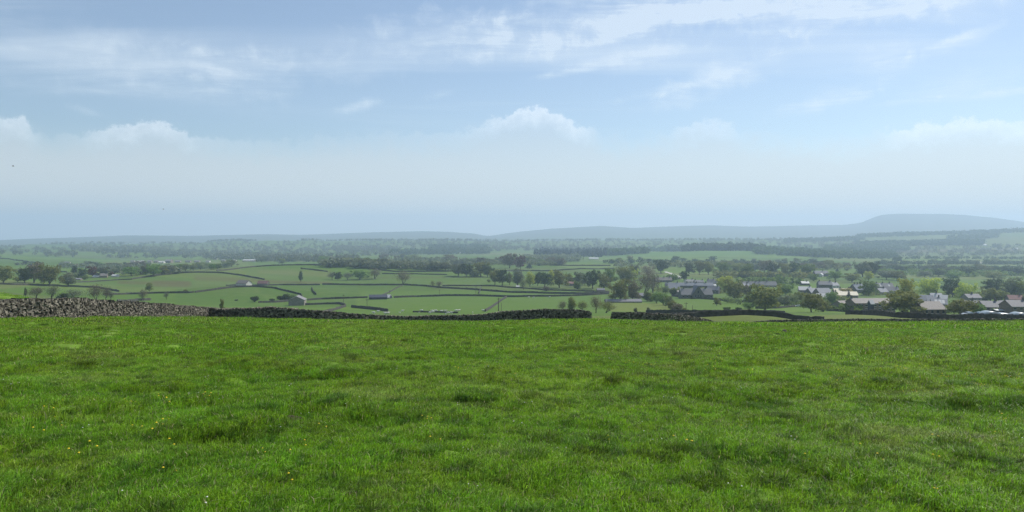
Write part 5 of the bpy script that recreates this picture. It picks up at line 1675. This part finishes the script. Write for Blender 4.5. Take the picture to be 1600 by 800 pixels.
def blades(n, radius, hgt, wid, lean, round_=True):
    if round_:
        r, a = radius * np.sqrt(rg.uniform(0, 1, n)), rg.uniform(0, 2 * np.pi, n)
        bx, by = r * np.cos(a), r * np.sin(a)
    else:
        bx, by = rg.uniform(-radius, radius, n), rg.uniform(-radius, radius, n)
    h = hgt * rg.uniform(.35, 1.25, n)
    w = wid * rg.uniform(.6, 1.3, n)
    a = rg.uniform(0, 2 * np.pi, n)
    ld = rg.normal(0, 1, (n, 2)) * .6 + np.array([.55, -.15])
    ln = lean * h * rg.uniform(.3, 1.6, n)
    ux, uy = np.cos(a) * w / 2, np.sin(a) * w / 2
    z = np.zeros(n)
    base = -.02 + z
    mx_, my_ = bx + ld[:, 0] * ln * .35, by + ld[:, 1] * ln * .35
    tx_, ty_ = bx + ld[:, 0] * ln, by + ld[:, 1] * ln
    hz_ = h * np.clip(1 - .35 * np.hypot(ld[:, 0], ld[:, 1]) * lean, .3, 1)
    V = np.stack([np.stack([bx - ux, by - uy, base], -1), np.stack([bx + ux, by + uy, base], -1), np.stack([mx_ + ux * .8, my_ + uy * .8, hz_ * .6], -1), np.stack([mx_ - ux * .8, my_ - uy * .8, hz_ * .6], -1),
                  np.stack([tx_, ty_, hz_], -1)], 1).reshape(-1, 3)
    i = np.arange(n) * 5
    Q = np.stack([i, i + 1, i + 2, i + 3], -1)
    T = np.stack([i + 3, i + 2, i + 4, i + 4], -1)
    return V, Q, T


src = bpy.data.collections.new('grass_tufts')


def proto_tuft(n, radius, hgt, wid, lean, mat='grass', round_=True):
    V, Q, T = blades(n, radius, hgt, wid, lean, round_)
    me = bpy.data.meshes.new('tuft')
    faces = [tuple(q) for q in Q.tolist()] + [tuple(q[:3]) for q in T.tolist()]
    me.from_pydata(V.tolist(), [], faces)
    me.materials.append(M[mat])
    me.update()
    o = bpy.data.objects.new('tuft%02d' % len(src.objects), me)
    src.objects.link(o)


def flower_proto(mat, r, h, n=5):
    b = MB()
    for i in range(n):
        x, y = rg.uniform(-.12, .12, 2)
        hh = h * rg.uniform(.7, 1.2)
        b.add([(x + r * math.cos(k * 1.047), y + r * math.sin(k * 1.047), hh) for k in range(6)] + [(x, y, hh + r * .7)], [(k, (k + 1) % 6, 6) for k in range(6)])
    me = b.mesh('flower', mat)
    o = bpy.data.objects.new('tuft%02d' % len(src.objects), me)
    src.objects.link(o)


# 0-3 near turf, 4-6 middle turf, 7-8 far turf, 9-10 tussocks, 11 tall seeding grass, 12 buttercups, 13 daisies
for _ in range(4): proto_tuft(460, .30, .058, .0060, 1.1)
for _ in range(3): proto_tuft(460, .60, .065, .012, 1.0)
for _ in range(2): proto_tuft(360, 1.5, .085, .045, .8)
for _ in range(2): proto_tuft(420, .17, .12, .008, .9, 'tussock')
proto_tuft(120, .30, .20, .006, .9)
M['yellow_flower'] = principled('buttercup', (.75, .55, .02), .6)[0]
M['white_flower'] = principled('daisy', (.75, .74, .70), .6)[0]
flower_proto(M['yellow_flower'], .012, .10, 2)
flower_proto(M['white_flower'], .008, .07, 2)

pts, idx, scl = [], [], []


def scatter(n, d0, d1, half, kinds, s0, s1, dens=None, power=1.0):
    u = rg.uniform(0, 1, n)
    d = np.sqrt(d0 ** 2 + (d1 ** 2 - d0 ** 2) * u ** power)
    a = np.radians(rg.uniform(-half, half, n))
    x, y = d * np.sin(a), d * np.cos(a)
    keep = np.ones(n, bool)
    if dens is not None: keep = rg.uniform(0, 1, n) < dens(x, y)
    for px_, row_, w_, h_ in ():
        pass
    x, y = x[keep], y[keep]
    z = H(x, y)
    pts.append(np.stack([x, y, z], -1))
    idx.append(rg.choice(kinds, len(x)))
    scl.append(rg.uniform(s0, s1, len(x)))


mole_xy = [(at(px, r, 3, 90), w) for px, r, w, h in ((457, 658.5, .21, 0), (1133, 780, .05, 0))]


def off_moles(x, y):
    k = np.ones(len(x))
    for p, w in mole_xy:
        k *= np.hypot(x - p[0], y - p[1]) > w + .12
    return k


def lumpy(x, y):
    return np.clip(.55 + 2.2 * fbm(x / 1.7 + .3 * y, y / 1.7, 3, 33), 0, 1)


scatter(3600, 2.6, 9, 46, [0, 1, 2, 3], .75, 1.15, off_moles)
scatter(9000, 8.5, 20, 44, [0, 1, 2, 3], .85, 1.35, off_moles)
scatter(11000, 19, 46, 42, [4, 5, 6], .85, 1.35)
scatter(11000, 44, 100, 42, [7, 8], .8, 1.2)
scatter(6000, 98, 165, 42, [7, 8], .8, 1.3)
tus = lambda x, y: np.clip((fbm(x / 1.7 + .3 * y, y / 1.7, 3, 33) - .10) * 5, 0, 1) * (.35 + .65 * (fbm(x / 14, y / 14, 2, 91) > 0))
scatter(1500, 4, 20, 44, [9, 10], .5, 1.1, lambda x, y: tus(x, y) * off_moles(x, y))
scatter(14000, 16, 90, 42, [9, 10], .4, 1.1, tus)
scatter(1200, 7, 40, 42, [9, 10], .3, .65, off_moles)
scatter(2600, 62, 86, 42, [9, 10, 11], .9, 2.6, lambda x, y: .15 + .85 * (fbm(x / 5, y / 5, 2, 15) > .05))
scatter(500, 6, 60, 42, [11], .4, .8, lambda x, y: .25 + (fbm(x / 8, y / 8, 2, 95) > .1))
fl = lambda x, y: np.clip((fbm(x / 7, y / 7, 3, 57) + .02 + .022 * x) * 2.2, 0, 1)
scatter(4200, 6, 40, 42, [12], .6, 1.1, fl)
scatter(200, 5, 22, 42, [13], .6, 1.1)
# clear dark tussocks picked out in the photograph
for px, row, n in [(350, 647, 8), (378, 643, 7), (372, 678, 6), (416, 664, 6), (482, 592, 7), (500, 590, 6), (520, 622, 4), (990, 592, 8), (955, 620, 7), (975, 624, 6), (1245, 657, 6), (1372, 622, 10), (1385, 628, 8), (1376, 612, 6),
                   (1478, 632, 8), (1530, 640, 9), (1545, 646, 7), (1592, 626, 9), (1315, 574, 6), (1160, 560, 4), (1190, 640, 5), (1205, 634, 5), (1280, 685, 6), (1385, 718, 8), (1440, 712, 5), (1530, 720, 7), (1555, 724, 5), (1250, 735, 7), (1100, 715, 6),
                   (1024, 688, 6), (660, 655, 8), (690, 590, 5), (205, 672, 4), (240, 595, 5), (60, 505, 5), (90, 510, 6), (1490, 702, 4), (1236, 565, 5), (880, 550, 7), (905, 546, 5)]:
    p = at(px, row, 3.0, 90.0)
    r_ = .010 * p[1] + .06
    x, y = p[0] + rg.normal(0, r_ * 1.2, n), p[1] + rg.normal(0, r_ * 1.2, n)
    pts.append(np.stack([x, y, H(x, y)], -1))
    idx.append(rg.choice([9, 10], n))
    scl.append(rg.uniform(.55, 1.0, n) * min(1.5, .6 + p[1] / 28))
# long grass along the foot of the near walls
for wl in (lw, mw, rw):
    wl = np.array(wl)
    for i in range(len(wl) - 1):
        L_ = np.hypot(*(wl[i + 1, :2] - wl[i, :2]))
        n = int(L_ * 3.2)
        f = rg.uniform(0, 1, n)
        x = wl[i, 0] + f * (wl[i + 1, 0] - wl[i, 0]) + rg.uniform(0, .6, n) * (1 if wl is lw or True else 0) * (.7 if len(wl) == 9 else .1)
        y = wl[i, 1] + f * (wl[i + 1, 1] - wl[i, 1]) - rg.uniform(.35, .75, n) * (.2 if len(wl) == 9 else 1)
        pts.append(np.stack([x, y, H(x, y)], -1))
        idx.append(rg.choice([9, 10, 11], n))
        scl.append(rg.uniform(.6, 2.1, n))
pts, idx, scl = np.vstack(pts), np.concatenate(idx), np.concatenate(scl)
me = bpy.data.meshes.new('grass')
me.vertices.add(len(pts))
me.vertices.foreach_set('co', pts.astype(np.float32).ravel())
a1 = me.attributes.new('pick', 'INT', 'POINT'); a1.data.foreach_set('value', idx.astype(np.int32))
a2 = me.attributes.new('scl', 'FLOAT', 'POINT'); a2.data.foreach_set('value', scl.astype(np.float32))
a3 = me.attributes.new('rotz', 'FLOAT', 'POINT'); a3.data.foreach_set('value', rg.normal(0.2, .9, len(pts)).astype(np.float32))
me.update()
grass = link('grass', me)
ng = bpy.data.node_groups.new('scatter_grass', 'GeometryNodeTree')
ng.interface.new_socket('Geometry', in_out='INPUT', socket_type='NodeSocketGeometry')
ng.interface.new_socket('Geometry', in_out='OUTPUT', socket_type='NodeSocketGeometry')
gi, go = ng.nodes.new('NodeGroupInput'), ng.nodes.new('NodeGroupOutput')
iop = ng.nodes.new('GeometryNodeInstanceOnPoints')
ci = ng.nodes.new('GeometryNodeCollectionInfo')
ci.inputs['Collection'].default_value = src
ci.inputs['Separate Children'].default_value = True
ci.inputs['Reset Children'].default_value = True


def named(n, typ):
    q = ng.nodes.new('GeometryNodeInputNamedAttribute')
    q.data_type = typ
    q.inputs['Name'].default_value = n
    return q.outputs['Attribute']


cx_ = ng.nodes.new('ShaderNodeCombineXYZ')
ng.links.new(named('rotz', 'FLOAT'), cx_.inputs[2])
ng.links.new(gi.outputs[0], iop.inputs['Points'])
ng.links.new(ci.outputs[0], iop.inputs['Instance'])
iop.inputs['Pick Instance'].default_value = True
ng.links.new(named('pick', 'INT'), iop.inputs['Instance Index'])
ng.links.new(cx_.outputs[0], iop.inputs['Rotation'])
ng.links.new(named('scl', 'FLOAT'), iop.inputs['Scale'])
ng.links.new(iop.outputs[0], go.inputs[0])
md = grass.modifiers.new('scatter', 'NODES')
md.node_group = ng
tag(grass, 'short tussocky pasture grass with scattered buttercups over the whole near field', 'grass', kind='stuff')
